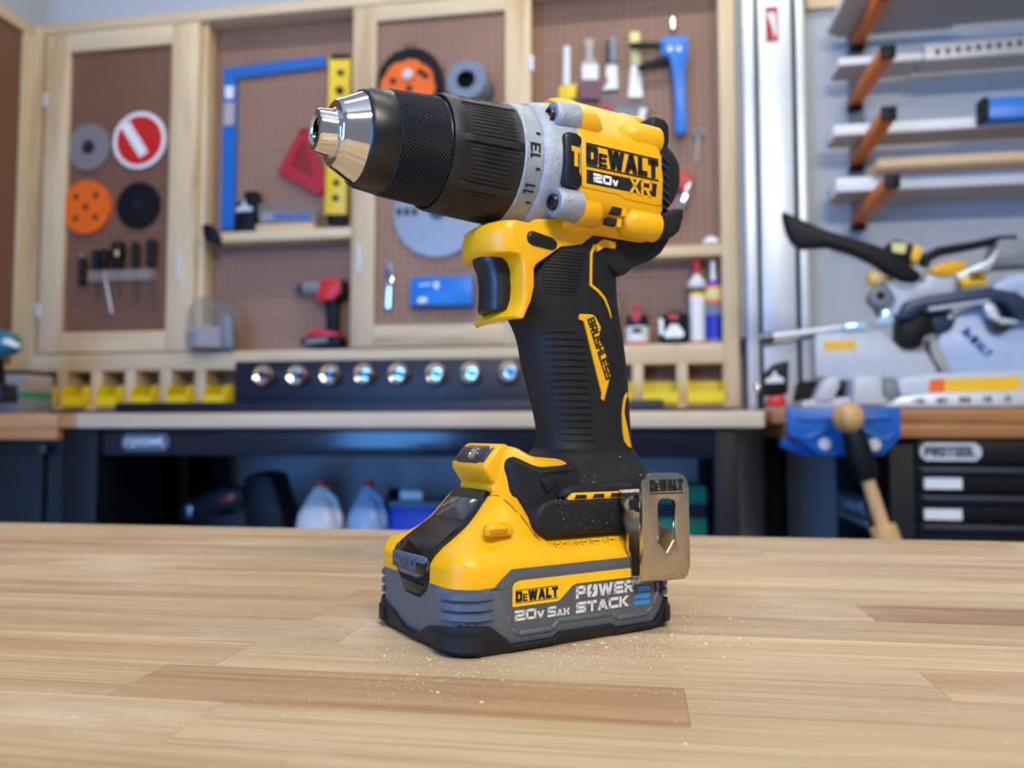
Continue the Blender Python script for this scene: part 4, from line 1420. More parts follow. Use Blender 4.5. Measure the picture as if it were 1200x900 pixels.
t, c, r = disc('saw_blade', 'small grey metal disc on the left door, above the orange disc', 'disc', (105, 173), 25, 'disc', YD)
build(MB().lathe([(-.007, .001), (-.008, r * .28), (-.006, r * .3)], c, (0, 1, 0), 24), 'hub', 'steel', parent=t)
t, c, r = disc('sanding_disc', 'white-rimmed disc with red face and pale stripe on the left door', 'disc', (164.5, 165), 31, 'white', YD)
build(MB().lathe([(-.0065, .001), (-.0075, r * .84), (-.006, r * .86)], c, (0, 1, 0), 40), 'face', 'toolred', parent=t)
m_ = MB()
dv, nv = Vector((.55, 0, -.83)), Vector((.83, 0, .55))
q = c + Vector((-r * .30, -.0085, r * .22))
m_.loft([[q - dv * r * .45 - nv * r * .18 + Vector((0, s, 0)), q - dv * r * .45 + nv * r * .18 + Vector((0, s, 0)), q + dv * r * .9 + nv * r * .18 + Vector((0, s, 0)), q + dv * r * .9 - nv * r * .18 + Vector((0, s, 0))] for s in (0, .002)])
build(m_, 'stripe', 'white', parent=t)
t, c, r = disc('backing_disc', 'orange plastic disc with five holes on the left door', 'disc', (103, 243.5), 28.5, 'orange', YD, thick=.012)
for k in range(5):
    d = Vector((math.cos(k * PI / 2 + .8), 0, math.sin(k * PI / 2 + .8))) * r * (.58 if k < 4 else 0)
    build(MB().cyl(c + d + Vector((0, -.0125, 0)), c + d + Vector((0, -.011, 0)), r * .11, 14), 'hole', 'dark', parent=t)
t, c, r = disc('sanding_disc', 'plain dark charcoal disc on the left door, right of the orange one', 'disc', (163, 241), 25.5, 'blackm', YD)
build(MB().lathe([(-.0065, .001), (-.008, r * .2), (-.006, r * .22)], c, (0, 1, 0), 20), 'hub', 'navy', parent=t)

SD = [(96, 302, 334, 5, None, 'stub black screwdriver with a pale tip, leftmost on the left door'),
      (113, 293, 317, 6, 352, 'black-handled screwdriver second from the left in the left door row'),
      (122, 292, 317, 6, 367, 'black-handled screwdriver with the bright long blade on the left door'),
      (138, 283, 315, 8, 350, 'thick black screwdriver with a pale patch on its handle, left door'),
      (158, 284, 314, 5, 352, 'slim black screwdriver second from the right in the left door row'),
      (177, 280, 313, 6, 366, 'tall black screwdriver, rightmost on the left door')]
for p, ya, yb, hw, yt, lbl in SD:
    A_, B_ = at(p, ya, YD - .02), at(p, yb, YD - .02)
    r = hw * 2.75 / F
    t = thing('screwdriver', lbl, 'screwdriver', B_, 0, 'screwdrivers on the left cabinet door')
    ln_ = (A_ - B_).length
    build(MB().lathe([(0, r * .7), (ln_ * .1, r), (ln_ * .25, r * .75), (ln_ * .45, r), (ln_ * .9, r), (ln_, r * .6)], B_, (0, 0, 1), 14), 'handle', 'blackm', parent=t)
    if yt:
        T_ = at(p + (9 if yt == 367 else 1), yt, YD - .012)
        build(MB().cyl(B_, T_, .0042 if yt == 367 else .003, 10), 'blade', 'alu' if yt == 367 else 'steel', parent=t)
    else:
        build(MB().cyl(A_, A_ + Vector((0, 0, .016)), .006, 10), 'tip', 'grey', parent=t)
    if p == 138:
        build(MB().cyl(at(137, 294, YD - .046), at(137, 300, YD - .046), .006, 10), 'patch', 'cream', parent=t)
x0, x1, z0, z1 = rect(110, 318, 184, 330, YD)
tr_ = thing('tool_holder', 'clear plastic screwdriver rack strip on the left door', 'holder', ((x0 + x1) / 2, YD, z0))
build(MB().box(x0, x1, YD - .034, YD - .031, z0, z1), 'front_strip', 'smoke', parent=tr_)
build(MB().box(x0, x1, YD - .003, YD, z0, z1), 'back_strip', 'smoke', parent=tr_)
for xx in (x0, x1 - .003):
    build(MB().box(xx, xx + .003, YD - .031, YD - .003, z0, z1), 'end', 'smoke', parent=tr_)

# ------------------------------------------------------------------ left open bay
YQ = YP - .006


def pxo(name, label, cat, parts, Y, group=None):
    """a small flat tool: each part an outline with its own thickness, hung on or standing at depth Y"""
    xs = [at(u, v, Y) for nm, m, o, d0, d1, *b in parts for u, v in o]
    base = Vector((sum(p.x for p in xs) / len(xs), Y, min(p.z for p in xs)))
    t = thing(name, label, cat, base, 0, group)
    for nm, m, o, d0, d1, *b in parts:
        build(MB().prism(o, px(Y + d0), 0, d1 - d0), nm, m, parent=t, bevel=b[0] if b else 0)
    return t


def R4(x0, y0, x1, y1):
    return [(x0, y0), (x1, y0), (x1, y1), (x0, y1)]


fs = pxo('framing_square', 'large blue framing square with a printed label, hung in the left open bay', 'square', [
    ('long_arm', 'squareblue', [(262, 80), (277, 78), (275, 268), (258, 269)], -.008, .0),
    ('short_arm', 'squareblue', [(277, 78), (380, 65), (381, 78), (277, 91)], -.008, .0),
    ('label', 'boardg', [(263, 120), (275, 120), (274, 146), (262, 147)], -.0095, -.008),
    ('label_mark', 'white', [(264, 101), (274, 101), (273, 115), (264, 115)], -.0095, -.008)], YQ)
pxo('spirit_level', 'yellow spirit level with black ends hanging upright in the left open bay', 'level', [
    ('body', 'lvlyellow', [(386, 68), (411, 67), (405, 252), (380, 252)], -.03, -.004, .002),
    ('end_cap', 'blackm', [(389, 63), (409, 63), (410, 69), (388, 70)], -.031, -.003, .001),
    ('end_cap', 'blackm', [(381, 251), (405, 251), (403, 263), (384, 262)], -.031, -.003, .001)] +
    [('vial', 'dark', [(x + r_ * math.cos(k * PI / 6), y + r_ * math.sin(k * PI / 6)) for k in range(12)], -.032, -.029) for x, y, r_ in ((399, 85, 4), (398, 106, 5), (394, 214, 4), (393, 232, 4))], YQ)
pxo('speed_square', 'red triangular speed square hung in the left open bay', 'square', [
    ('edge', 'redtrans', [(352, 150), (361, 153), (336, 203), (325, 201)], -.012, -.002),
    ('edge', 'redtrans', [(325, 201), (336, 192), (383, 216), (374, 229)], -.016, -.002),
    ('edge', 'redtrans', [(352, 150), (361, 150), (385, 218), (374, 229)], -.012, -.002),
    ('plate', 'maroon', [(356, 156), (376, 214), (332, 197)], -.006, -.003)], YQ)
YS = YF + .045
pxo('battery_charger', 'black charger with a white emblem standing beside the blue square', 'charger', [
    ('body', 'blackm', [(273, 271), (275, 240), (284, 234), (297, 240), (298, 270)], -.03, .03, .004),
    ('dock', 'blackm', [(284, 236), (287, 224), (300, 223), (302, 238), (297, 246)], -.02, .02, .003),
    ('emblem', 'alu', [(276, 248), (295, 247), (296, 243), (289, 241), (286, 233), (283, 241), (277, 244)], -.032, -.029)], YS)
pxo('parts_case', 'clear plastic case with a blue strip on the upper left shelf', 'case', [
    ('shell', 'clear', R4(302, 238, 369, 261), -.03, .03, .003),
    ('insert', 'boardg', R4(305, 250, 366, 260), -.02, .02),
    ('blue_strip', 'squareblue', R4(320, 251, 364, 257), -.024, -.02)], YS)
pxo('wood_offcut', 'thin orange-brown wood strip under the clear case on the shelf', 'offcut', [('strip', 'tan', [(300, 263), (367, 261), (367, 268), (300, 271)], -.035, .03, .001)], YS)
pxo('corner_clamp', 'small black plastic clamp on the left end of the upper shelf', 'clamp', [
    ('body', 'blackm', [(236, 264), (244, 262), (254, 274), (254, 286), (241, 284), (238, 276)], -.02, .02, .003),
    ('jaw', 'blackm', [(236, 264), (242, 262), (242, 268), (237, 269)], -.026, .026, .002)], YF - .012)
# red drill
cd = thing('small_drill', 'small red and black cordless drill standing on the cabinet shelf rail', 'drill', at(380, 409, YS), 0)
build(MB().prism([(357, 405), (357, 397), (400, 394), (403, 398), (402, 407)], px(YS), -.032, .032), 'battery', 'blackm', parent=cd, bevel=.004)
build(MB().prism([(360, 396), (373, 385), (384, 388), (399, 390), (400, 395)], px(YS), -.03, .03), 'foot', 'toolred', parent=cd, bevel=.004)
build(MB().prism([(381, 354), (396, 350), (397, 370), (396, 391), (384, 390), (384, 372)], px(YS), -.018, .018), 'handle', 'blackm', parent=cd, bevel=.006)
build(MB().prism([(376, 331), (399, 326), (402, 330), (402, 344), (394, 352), (383, 354), (374, 352), (371, 346), (377, 345)], px(YS), -.026, .026), 'housing', 'toolred', parent=cd, bevel=.006)
build(MB().prism([(399, 327), (406, 330), (406, 346), (400, 352), (396, 352), (401, 344)], px(YS), -.024, .024), 'rear_cap', 'blackm', parent=cd, bevel=.005)
A_, B_ = at(346, 338.5, YS), at(378, 337.5, YS)
build(MB().lathe([(0, .008), (.006, .014), (.04, .021), (.05, .024), ((B_ - A_).length, .025)], A_, B_ - A_, 20), 'chuck', 'grey', parent=cd)
build(MB().lathe([(-.004, .006), (.003, .013), (.03, .0195), (.03, .01)], A_, B_ - A_, 20), 'chuck_nose', 'blackm', parent=cd)
badge_t = MB()
build(badge_t.prism([(362, 399), (388, 397), (388, 402), (362, 404)], px(YS), -.0335, -.031), 'battery_print', 'grey', parent=cd)
# clear jug
jc = at(247, 410, YF + .0)
jug = thing('clear_dome', 'rounded clear plastic container with a grey side, at the left end of the shelf rail', 'container', jc)
q = 2.72 / F
build(MB().lathe([(0, 26 * q), (.01, 29 * q), (.10, 29 * q), (.14, 26 * q), (.17, 19 * q), (.185, 9 * q), (.185, .001)], jc, (0, 0, 1), 32), 'shell', 'clear', parent=jug)
build(MB().lathe([(.004, 24 * q), (.06, 25 * q), (.075, 20 * q), (.075, .001)], jc, (0, 0, 1), 24), 'contents', 'boardg', parent=jug)
build(MB().prism([(262, 366), (274, 372), (276, 408), (262, 409)], px(YF - .02), -.02, .0), 'side_plate', 'grey', parent=jug, bevel=.003)

# ------------------------------------------------------------------ things hung on the middle door
YM = YF + .008
t, c, r = disc('grinding_disc', 'large black-rimmed disc with an orange face, at the top of the middle door', 'disc', (483, 99), 38, 'blackm', YM - .02, thick=.03)
mf = MB()
sec = []
orad = lambda a: r * .84 * (1 - .05 * (1 if math.sin(8 * a) > .3 else 0))
mf.prism([(c.x + orad(k * PI / 40) * math.cos(k * PI / 40) - r * .05, c.z - r * .20 + orad(k * PI / 40) * math.sin(k * PI / 40)) for k in range(80)], xz(c.y - .034), 0, .004)
build(mf, 'orange_face', 'orange', parent=t)
build(MB().cyl((c.x - r * .03, c.y - .044, c.z + r * .16), (c.x - r * .03, c.y - .033, c.z + r * .16), r * .15, 20), 'hub', 'alu', parent=t)
for dx, dz in ((-.5, .0), (.34, .22), (.5, .1), (0, -.25)):
    build(MB().cyl((c.x + dx * r, c.y - .0355, c.z + dz * r), (c.x + dx * r, c.y - .034, c.z + dz * r), r * .10, 14), 'hole', 'dark', parent=t)
build(MB().tube([c + Vector((-r * .22, .01, r * 1.35)), c + Vector((-r * .15, -.03, r * 1.05)), c + Vector((-r * .1, -.05, r * .95))], .003, 8), 'hanger', 'steel', parent=t)
build(MB().tube([c + Vector((r * .02, .01, r * 1.35)), c + Vector((r * .1, -.03, r * 1.05)), c + Vector((r * .13, -.05, r * .95))], .003, 8), 'hanger', 'steel', parent=t)
# foam roll sticking out
fc = at(546, 93, YF - .10)
fr_ = 25.0 * (YF - .10) / F * 1.03
roll = thing('foam_roll', 'grey foam tube roll sticking out from the middle door', 'roll', (fc.x, YF, fc.z))
build(MB().lathe([(0, fr_ * .46), (0, fr_ * .95), (.004, fr_), (.11, fr_), (.11, fr_ * .46)], fc, (.02, 1, -.04), 40, caps=False), 'foam', 'foam', parent=roll)
build(MB().lathe([(.03, .001), (.03, fr_ * .47)], fc, (.02, 1, -.04), 28, caps=True), 'core', 'dark', parent=roll)
build(MB().lathe([(.055, fr_ * 1.01), (.06, fr_ * 1.05), (.108, fr_ * 1.05), (.108, fr_ * 1.01)], fc, (.02, 1, -.04), 40, caps=False), 'sleeve', 'foamd', parent=roll)
# big circular blade behind the drill
c = at(513, 248, YM - .004)
r = 54 * 2.75 / F
bl = thing('circular_saw_blade', 'large plain grey circular saw blade hung behind the drill chuck', 'blade', c)
N_ = 60
pts = []
for k in range(N_):
    a = 2 * PI * k / N_
    pts += [(c.x + r * math.cos(a), c.z + r * math.sin(a)), (c.x + r * .965 * math.cos(a + PI / N_ * .7), c.z + r * .965 * math.sin(a + PI / N_ * .7))]
build(MB().prism(pts, xz(c.y), -.003, 0), 'plate', 'disc', parent=bl)
build(MB().cyl(c + Vector((0, -.005, 0)), c + Vector((0, -.003, 0)), r * .18, 24), 'arbor_washer', 'steel', parent=bl)
mm = MB()
for k in range(3):
    x0, x1, z0, z1 = rect(465 + k * 9, 244, 471 + k * 9, 253, c.y)
    mm = MB().box(x0, x1, c.y - .0036, c.y - .003, z0, z1)
    build(mm, 'printed_mark', 'print', parent=bl)
pxo('blue_block', 'flat bright blue tool case with two white marks low on the middle door', 'case', [
    ('body', 'toolblue', [(481, 325), (553, 323), (554, 357), (480, 358)], -.04, 0, .003),
    ('mark', 'white', [(490, 349), (500, 348), (500, 354), (490, 355)], -.0415, -.039),
    ('mark', 'white', [(508, 331), (514, 330), (514, 338), (509, 338)], -.0415, -.039),
    ('line_mark', 'alu', [(491, 333), (505, 332), (505, 334), (491, 335)], -.0415, -.039)], YM)
pl_ = thing('pliers', 'shiny chrome pliers hanging low on the middle door', 'pliers', at(456, 362, YM))
build(MB().prism([(452, 335), (454, 310), (461, 310), (462, 335), (460, 362), (451, 362)], px(YM), -.016, -.004), 'jaw_body', 'chrome', parent=pl_, bevel=.002)
build(MB().prism([(454, 316), (460, 316), (460, 330), (454, 330)], px(YM), -.018, -.016), 'pivot', 'steel', parent=pl_)

# ------------------------------------------------------------------ right open bay: hung tools
YT = YQ
pxo('paint_scraper', 'narrow scraper with a yellow block end, leftmost tool in the right bay', 'scraper', [
    ('shank', 'alu', [(661, 54), (668, 54), (668, 99), (660, 99)], -.012, -.004),
    ('block', 'lvlyellow', [(655, 101), (676, 98), (674, 114), (664, 118), (654, 117)], -.025, -.003, .002)], YT)
pxo('paint_brush', 'white-handled flat paint brush with mauve bristles in the right bay', 'brush', [
    ('handle', 'boardg', [(685, 45), (696, 45), (695, 65), (700, 75), (683, 75), (687, 65)], -.016, -.004, .001),
    ('ferrule', 'alu', R4(682, 75, 701, 93), -.018, -.003),
    ('bristles', 'brist', [(681, 93), (702, 93), (703, 116), (679, 115)], -.02, -.003)], YT)
pxo('putty_knife', 'notched painter tool with a dark handle, third from left in the right bay', 'knife', [
    ('handle', 'grey', [(711, 43), (723, 43), (724, 70), (718, 74), (712, 70)], -.018, -.003, .002),
    ('grip_inset', 'blackm', [(711, 46), (714, 46), (714, 72), (711, 70)], -.02, -.003),
    ('blade', 'alu', [(712, 75), (723, 75), (724, 104), (706, 105), (713, 96), (710, 85)], -.008, -.004)], YT)
pxo('putty_knife', 'pale yellow-handled putty knife behind the blue tool', 'knife', [
    ('handle', 'cream', [(738, 37), (750, 37), (751, 74), (739, 74)], -.014, -.003, .002),
    ('ferrule', 'blackm', R4(739, 50, 751, 58), -.0148, -.002),
    ('blade', 'alu', [(740, 75), (750, 75), (753, 114), (736, 114)], -.007, -.004)], YT)
pb = thing('hung_packet', 'clear plastic hanging packet of grey parts above the yellow drill body', 'packet', at(735, 145, YT))
build(MB().prism([(702, 112), (766, 124), (760, 140), (752, 155), (702, 140)], px(YT), -.02, -.004), 'bag', 'clear', parent=pb, bevel=.003)
build(MB().prism([(722, 128), (748, 132), (744, 150), (720, 142)], px(YT), -.026, -.021), 'contents', 'grey', parent=pb)
build(MB().prism([(703, 124), (718, 127), (716, 138), (703, 136)], px(YT), -.026, -.021), 'card', 'redtrans', parent=pb)
build(MB().prism([(751, 130), (758, 132), (752, 152), (745, 150)], px(YT), -.03, -.021), 'white_tube', 'white', parent=pb)
rg = thing('rivet_gun', 'bright blue hand riveter with black handles hung in the right bay', 'riveter', at(790, 158, YT))
build(MB().prism([(773, 46), (784, 44), (803, 43), (807, 48), (806, 70), (803, 80), (804, 120), (806, 154), (801, 158), (794, 158), (791, 154), (790, 110), (787, 80), (783, 66), (776, 68)], px(YT - .036), -.012, .012), 'body', 'toolblue', parent=rg, bevel=.004)
build(MB().prism([(737, 52), (745, 50), (774, 50), (774, 57), (746, 57), (737, 55)], px(YT - .036), -.008, .008), 'lever', 'blackm', parent=rg, bevel=.003)
build(MB().prism([(745, 80), (752, 75), (776, 66), (786, 66), (786, 72), (778, 73), (750, 84)], px(YT - .036), -.008, .008), 'lever', 'blackm', parent=rg, bevel=.003)
build(MB().tube([at(788, 44, YT - .036), at(790, 34, YT - .012), at(788, 22, YT - .006)], .006, 10), 'nose', 'chrome', parent=rg)
for k in range(2):
    cc = at(785 + k * 11, 57, YT - .049)
    build(MB().cyl(cc, cc + Vector((0, .004, 0)), .008, 14), 'rivet', 'alu', parent=rg)
kw = thing('hanging_key', 'small round-headed silver key tool hanging at the right of the right bay', 'key', at(817, 190, YT))
cc = at(818, 155, YT)
build(MB().lathe([(-.006, .008), (-.006, .019), (-.002, .019), (-.002, .008)], cc, (0, 1, 0), 24, caps=False), 'ring', 'grey', parent=kw)
build(MB().cyl(cc + Vector((0, -.004, -.018)), at(816, 190, YT - .004), .003, 8), 'shank', 'alu', parent=kw)
uk = pxo('utility_knife', 'red-ended folding knife with chrome body behind the drill rear', 'knife', [
    ('red_end', 'toolred', [(794, 196), (813, 207), (808, 222), (793, 222)], -.03, -.004, .003),
    ('chrome_body', 'chrome', [(808, 209), (812, 212), (805, 238), (795, 252), (792, 240), (802, 222)], -.034, -.004, .003),
    ('red_tail', 'redtrans', [(794, 240), (799, 248), (791, 264), (783, 265), (781, 256)], -.03, -.004, .003)], YT)
pxo('white_cap', 'small white upturned dish lying on the right bay shelf', 'bottlecap', [('body', 'white', [(824, 285), (826, 279), (834, 276), (841, 279), (844, 284)], -.02, .02, .003)], YF + .05)  # a loose white cap on the shelf

# ------------------------------------------------------------------ right bay: bottles and tins on the shelf rail
YC_ = YF + .04


def bottle(name, label, cat, cx, ybot, prof, bands, group='glues and sealants on the cabinet shelf rail'):
    b = at(cx, ybot, YC_)
    k = 2.62 / F
    t = thing(name, label, cat, (b.x, b.y, 1.2662), 0, group)
    for nm, m, pr in bands:
        build(MB().lathe([(max(0, (ybot - y)) * k, max(.0008, r_ * k)) for y, r_ in pr], (b.x, b.y, 1.2662), (0, 0, 1), 24, caps=True), nm, m, parent=t, sharp=40)
    return t


bottle('glue_bottle', 'slim bottle with orange and green bands next to the drill grip', 'bottle', 716, 400, None, [
    ('base', 'toolred', [(400, 11), (394, 11)]), ('green_band', 'green', [(394, 9.5), (377, 9.5)]), ('orange_band', 'orange', [(377, 9.5), (360, 9.5)]), ('top', 'boardg', [(360, 9.5), (345, 9), (338, 4), (338, 1)])])
bottle('glue_tin', 'short white tin with a dark blue and red top and red cap', 'tin', 747, 399, None, [
    ('base', 'toolred', [(400, 15), (396, 15)]), ('white_band', 'white', [(396, 14), (378, 14)]), ('blue_band', 'navy', [(378, 12.5), (364, 12), (362, 6)]), ('cap', 'toolred', [(362, 3.5), (352, 3)])])
c_ = at(748, 370, YC_ - .04)
bottle('black_tin', 'squat black tin with a white printed front, between tin and sealant tubes', 'tin', 791, 399, None, [
    ('body', 'blackm', [(400, 16.5), (366, 16.5), (364, 15)]), ('lid', 'navy', [(364, 8), (360, 7)])])
for lab_t, (xx, yy_, rx, ry, mt) in {'a': (0, 0, 0, 0, 0)}.items():
    pass
bt = [o for o in bpy.data.objects if o.name.startswith('black_tin')][0]
build(MB().prism([(778, 392), (786, 380), (794, 380), (802, 390), (800, 395), (780, 396)], px(YC_ - .0475), -.001, .002), 'print', 'alu', parent=bt)
build(MB().prism([(772, 374), (777, 373), (778, 392), (773, 392)], px(YC_ - .043), -.001, .004), 'print', 'alu', parent=bt)
build(MB().prism([(783, 368), (795, 368), (795, 374), (783, 374)], px(YC_ - .0475), -.001, .002), 'print', 'redtrans', parent=bt)
gt = [o for o in bpy.data.objects if o.name.startswith('glue_tin')][0]
build(MB().prism([(739 + 0, 368), (744, 364), (750, 365), (752, 370), (748, 376), (741, 376)], px(YC_ - .036), -.001, .002), 'print', 'redtrans', parent=gt)
build(MB().prism([(741, 384), (752, 384), (752, 390), (741, 390)], px(YC_ - .040), -.001, .002), 'print', 'navy', parent=gt)
bottle('sealant_tube', 'white sealant tube with a red nozzle, left of the blue tube', 'tube', 817.5, 399, None, [
    ('base', 'toolred', [(400, 9), (396, 9)]), ('barrel', 'white', [(396, 9), (343, 9)]), ('yellow_band', 'lvlyellow', [(343, 9.2), (339, 9.2)]), ('dark_band', 'blackm', [(339, 8.8), (334, 8.8)]), ('shoulder', 'white', [(334, 9), (331, 10.5), (326, 10.5), (322, 6), (317, 4)]), ('nozzle', 'toolred', [(317, 4.6), (305, 4), (298, 3)])])
bottle('sealant_tube', 'blue sealant tube with an orange label band beside the cabinet post', 'tube', 836.5, 399, None, [
    ('base', 'grey', [(400, 9.3), (394, 9.3)]), ('barrel', 'cobalt', [(394, 9.5), (366, 9.5)]), ('label', 'foam', [(366, 9.5), (352, 9.5)]), ('orange_band', 'orange', [(352, 9.6), (348, 9.6)]), ('cream_band', 'cream', [(348, 9.6), (335, 9.6)]), ('orange_band', 'orange', [(335, 9.6), (331, 9.6)]), ('shoulder', 'cobalt', [(331, 9.5), (326, 8)]), ('nozzle', 'alu', [(326, 4.5), (303, 3)])])

# ------------------------------------------------------------------ teal tool and box at the left edge
YL = 2.2
td = thing('teal_driver', 'teal power tool with a pale stripe, cut by the left edge', 'tool', at(5, 470, YL))
A_ = at(-34, 398, YL)
B_ = at(24, 405, YL)
LN = (B_ - A_).length
build(MB().lathe([(0, .04), (.03, .045), (LN * .6, .044), (LN * .85, .034), (LN * .97, .018), (LN, .006)], A_, B_ - A_, 24), 'body', 'teal', parent=td)
build(MB().prism([(2, 398), (6, 396), (20, 403), (19, 408), (3, 403)], px(YL - .046), 0, .02), 'stripe', 'white', parent=td, bevel=.002)
build(MB().prism([(-30, 414), (0, 420), (2, 452), (-26, 452)], px(YL), -.02, .02), 'handle', 'blackm', parent=td, bevel=.005)
build(MB().prism([(-40, 452), (11, 450), (12, 472), (-40, 474)], px(YL), -.035, .035), 'battery', 'navy', parent=td, bevel=.004)
bx = thing('green_box', 'grey box with a green band behind the teal tool', 'box', at(18, 480, YL + .25))
zb0 = BZ
x0, x1, z0, z1 = rect(-20, 434, 27, 478, YL + .22)
for nm, m, f0, f1 in (('base', 'grey', 0, .42), ('band', 'green', .42, .55), ('lid', 'boardg', .55, .92), ('rim', 'blackm', .92, 1)):
    build(MB().box(x0, x1, YL + .22, YL + .36, BZ + (z1 - BZ) * f0, BZ + (z1 - BZ) * f1), nm, m, parent=bx, bevel=.002)
cp = at(62, 480, YB + .03)
ck = thing('black_nub', 'small black rubber foot lying at the left front of the back bench', 'foot', (cp.x, YB + .35, BZ))
build(MB().lathe([(0, .012), (.012, .012), (.016, .008)], (cp.x - .08, YB + .35, BZ), (0, 0, 1), 16), 'body', 'blackm', parent=ck)

# ------------------------------------------------------------------ under the back bench
YU = 2.35


def jug_(label, cx, ytop, hw, mat, cap_m, Y):
    b = at(cx, ytop, Y)
    k = (Y * 1.02) / F
    zb = .5702
    H = b.z - zb
    t = thing('plastic_jug', label, 'jug', (b.x, Y, zb))
    r_ = hw * k
    secs = []
    for f, s in ((0, .95), (.03, 1), (.5, 1), (.62, .92), (.78, .62), (.90, .34), (.93, .30)):
        secs.append([Vector((b.x + r_ * s * math.copysign(abs(math.cos(a)) ** .7, math.cos(a)), Y + r_ * s * .9 * math.copysign(abs(math.sin(a)) ** .7, math.sin(a)), zb + H * f)) for a in [2 * PI * i / 28 for i in range(28)]])
    build(MB().loft(secs), 'body', mat, parent=t, sharp=50)
    build(MB().cyl((b.x, Y, zb + H * .92), (b.x, Y, zb + H), r_ * .26, 18), 'cap', cap_m, parent=t)
    hp = [Vector((b.x + r_ * .30, Y - r_ * .2, zb + H * .88)), Vector((b.x + r_ * .72, Y - r_ * .3, zb + H * .80)), Vector((b.x + r_ * .95, Y - r_ * .3, zb + H * .62)), Vector((b.x + r_ * .95, Y - r_ * .3, zb + H * .5))]
    build(MB().tube(hp, r_ * .12, 10), 'grip', mat, parent=t)
    return t


jug_('milky white plastic jug with a red cap under the back bench', 377, 563, 28, 'jug', 'toolred', YU)
jug_('pale blue plastic jug with a red cap, right of the white jug', 432, 563, 24, 'jugb', 'toolred', YU)
bb = thing('blue_box', 'cobalt blue box with pale packets on top under the back bench', 'box', at(480, 640, YU))
x0, x1, z0, z1 = rect(455, 594, 530, 630, YU)
build(MB().box(x0, x1, YU, YU + .18, .5702, z1), 'carton', 'cobalt', parent=bb, bevel=.002)
build(MB().box(x0, x1, YU - .002, YU + .182, z1, z1 + .014), 'lid', 'foam', parent=bb, bevel=.002)
wp = thing('white_packet', 'pale folded packet on top of the cobalt blue box', 'packet', at(482, 588, YU + .06))
x0, x1, z0, z1 = rect(470, 574, 497, 588, YU + .06)
bz_ = at(490, 594, YU).z + .0145
build(MB().box(x0, x1, YU + .04, YU + .12, bz_, bz_ + .03), 'wrap', 'board', parent=wp, bevel=.006)
dp = thing('dark_bottle', 'small dark bottle behind the pale blue jug', 'bottle', at(462, 600, YU + .2))
b = at(462, 572, YU + .2)
build(MB().lathe([(0, .04), (b.z - .5702 - .06, .04), (b.z - .5702 - .03, .02), (b.z - .5702, .018)], (b.x, YU + .2, .5702), (0, 0, 1), 20), 'body', 'blackm', parent=dp)
dt = pxo('angle_grinder', 'dark power tool with a small red switch at the left under the back bench', 'grinder', [
    ('body', 'blackm', [(205, 600), (216, 585), (262, 570), (285, 572), (286, 596), (262, 600), (225, 616)], -.04, .04, .01),
    ('switch', 'redtrans', [(256, 582), (274, 578), (275, 587), (258, 590)], -.045, -.03, .002),
    ('motor', 'blackm', [(284, 560), (300, 552), (318, 556), (328, 590), (336, 640), (290, 640), (284, 600)], -.06, .06, .012),
    ('gear_head', 'steel', [(206, 598), (216, 588), (226, 594), (224, 610), (210, 612)], -.045, .03, .004),
    ('stand', 'blackm', [(215, 640), (222, 612), (250, 604), (290, 600), (292, 640)], -.04, .04, .004)], YU)
gx = thing('green_carton', 'teal green carton with a pale label under the right end of the back bench', 'carton', at(800, 640, YU))
x0, x1, z0, z1 = rect(770, 570, 828, 640, YU)
for nm, m, f0, f1 in (('side', 'navy', 0, .45), ('band', 'green', .45, .66), ('pale_band', 'jugb', .36, .45), ('upper', 'navy', .66, .82), ('lid', 'green', .82, 1)):
    if nm == 'side':
        f1 = .36
    build(MB().box(x0, x1, YU, YU + .2, .5702 + (z1 - .5702) * f0, .5702 + (z1 - .5702) * f1), nm, m, parent=gx)

# ------------------------------------------------------------------ the bench vise at the right
YV = YR - .14
vs_ = thing('bench_vise', 'blue woodworking vise with a wooden handle on the front of the right bench', 'vise', at(985, 535, YV))
build(MB().prism([(923, 477), (1054, 476), (1056, 480), (1056, 512), (1036, 534), (962, 534), (940, 518), (924, 510)], px(YV), 0, .035), 'front_jaw', 'viseblue', parent=vs_, bevel=.004)
build(MB().prism([(935, 487), (978, 489), (978, 494), (935, 493)], px(YV), -.006, .002), 'rib', 'viseblue', parent=vs_, bevel=.002)
build(MB().prism([(1008, 488), (1046, 486), (1046, 492), (1008, 494)], px(YV), -.006, .002), 'rib', 'viseblue', parent=vs_, bevel=.002)
build(MB().prism([(934, 512), (950, 516), (975, 503), (975, 498), (946, 510)], px(YV), -.006, .002), 'rib', 'viseblue', parent=vs_, bevel=.002)
build(MB().prism([(1012, 503), (1036, 513), (1048, 505), (1050, 509), (1037, 519), (1012, 507)], px(YV), -.006, .002), 'rib', 'viseblue', parent=vs_, bevel=.002)
for p in ((966, 520), (1024, 521)):
    cc = at(p[0], p[1], YV)
    build(MB().cyl(cc + Vector((0, -.008, 0)), cc, .013, 18), 'bolt', 'alu', parent=vs_)
build(MB().prism([(918, 512), (945, 522), (962, 536), (940, 534), (916, 524)], px(YV + .06), 0, .05), 'rear_bracket', 'viseblue', parent=vs_, bevel=.004)
for p in (966, 1016):
    cc = at(p, 528, YV + .03)
    build(MB().cyl(cc, cc + Vector((0, .24, 0)), .011, 14), 'guide_rod', 'steel', parent=vs_)
c0, c1 = at(994, 491, YV - .07), at(1038, 628, YV - .06)
dd = (c1 - c0).normalized()
LN = (c1 - c0).length
build(MB().lathe([(-.032, .004), (-.031, .014), (-.026, .023), (-.016, .030), (-.004, .0325), (.008, .031), (.018, .025), (.026, .016), (.026, .004)], c0, dd, 28), 'knob', 'oak', parent=vs_)
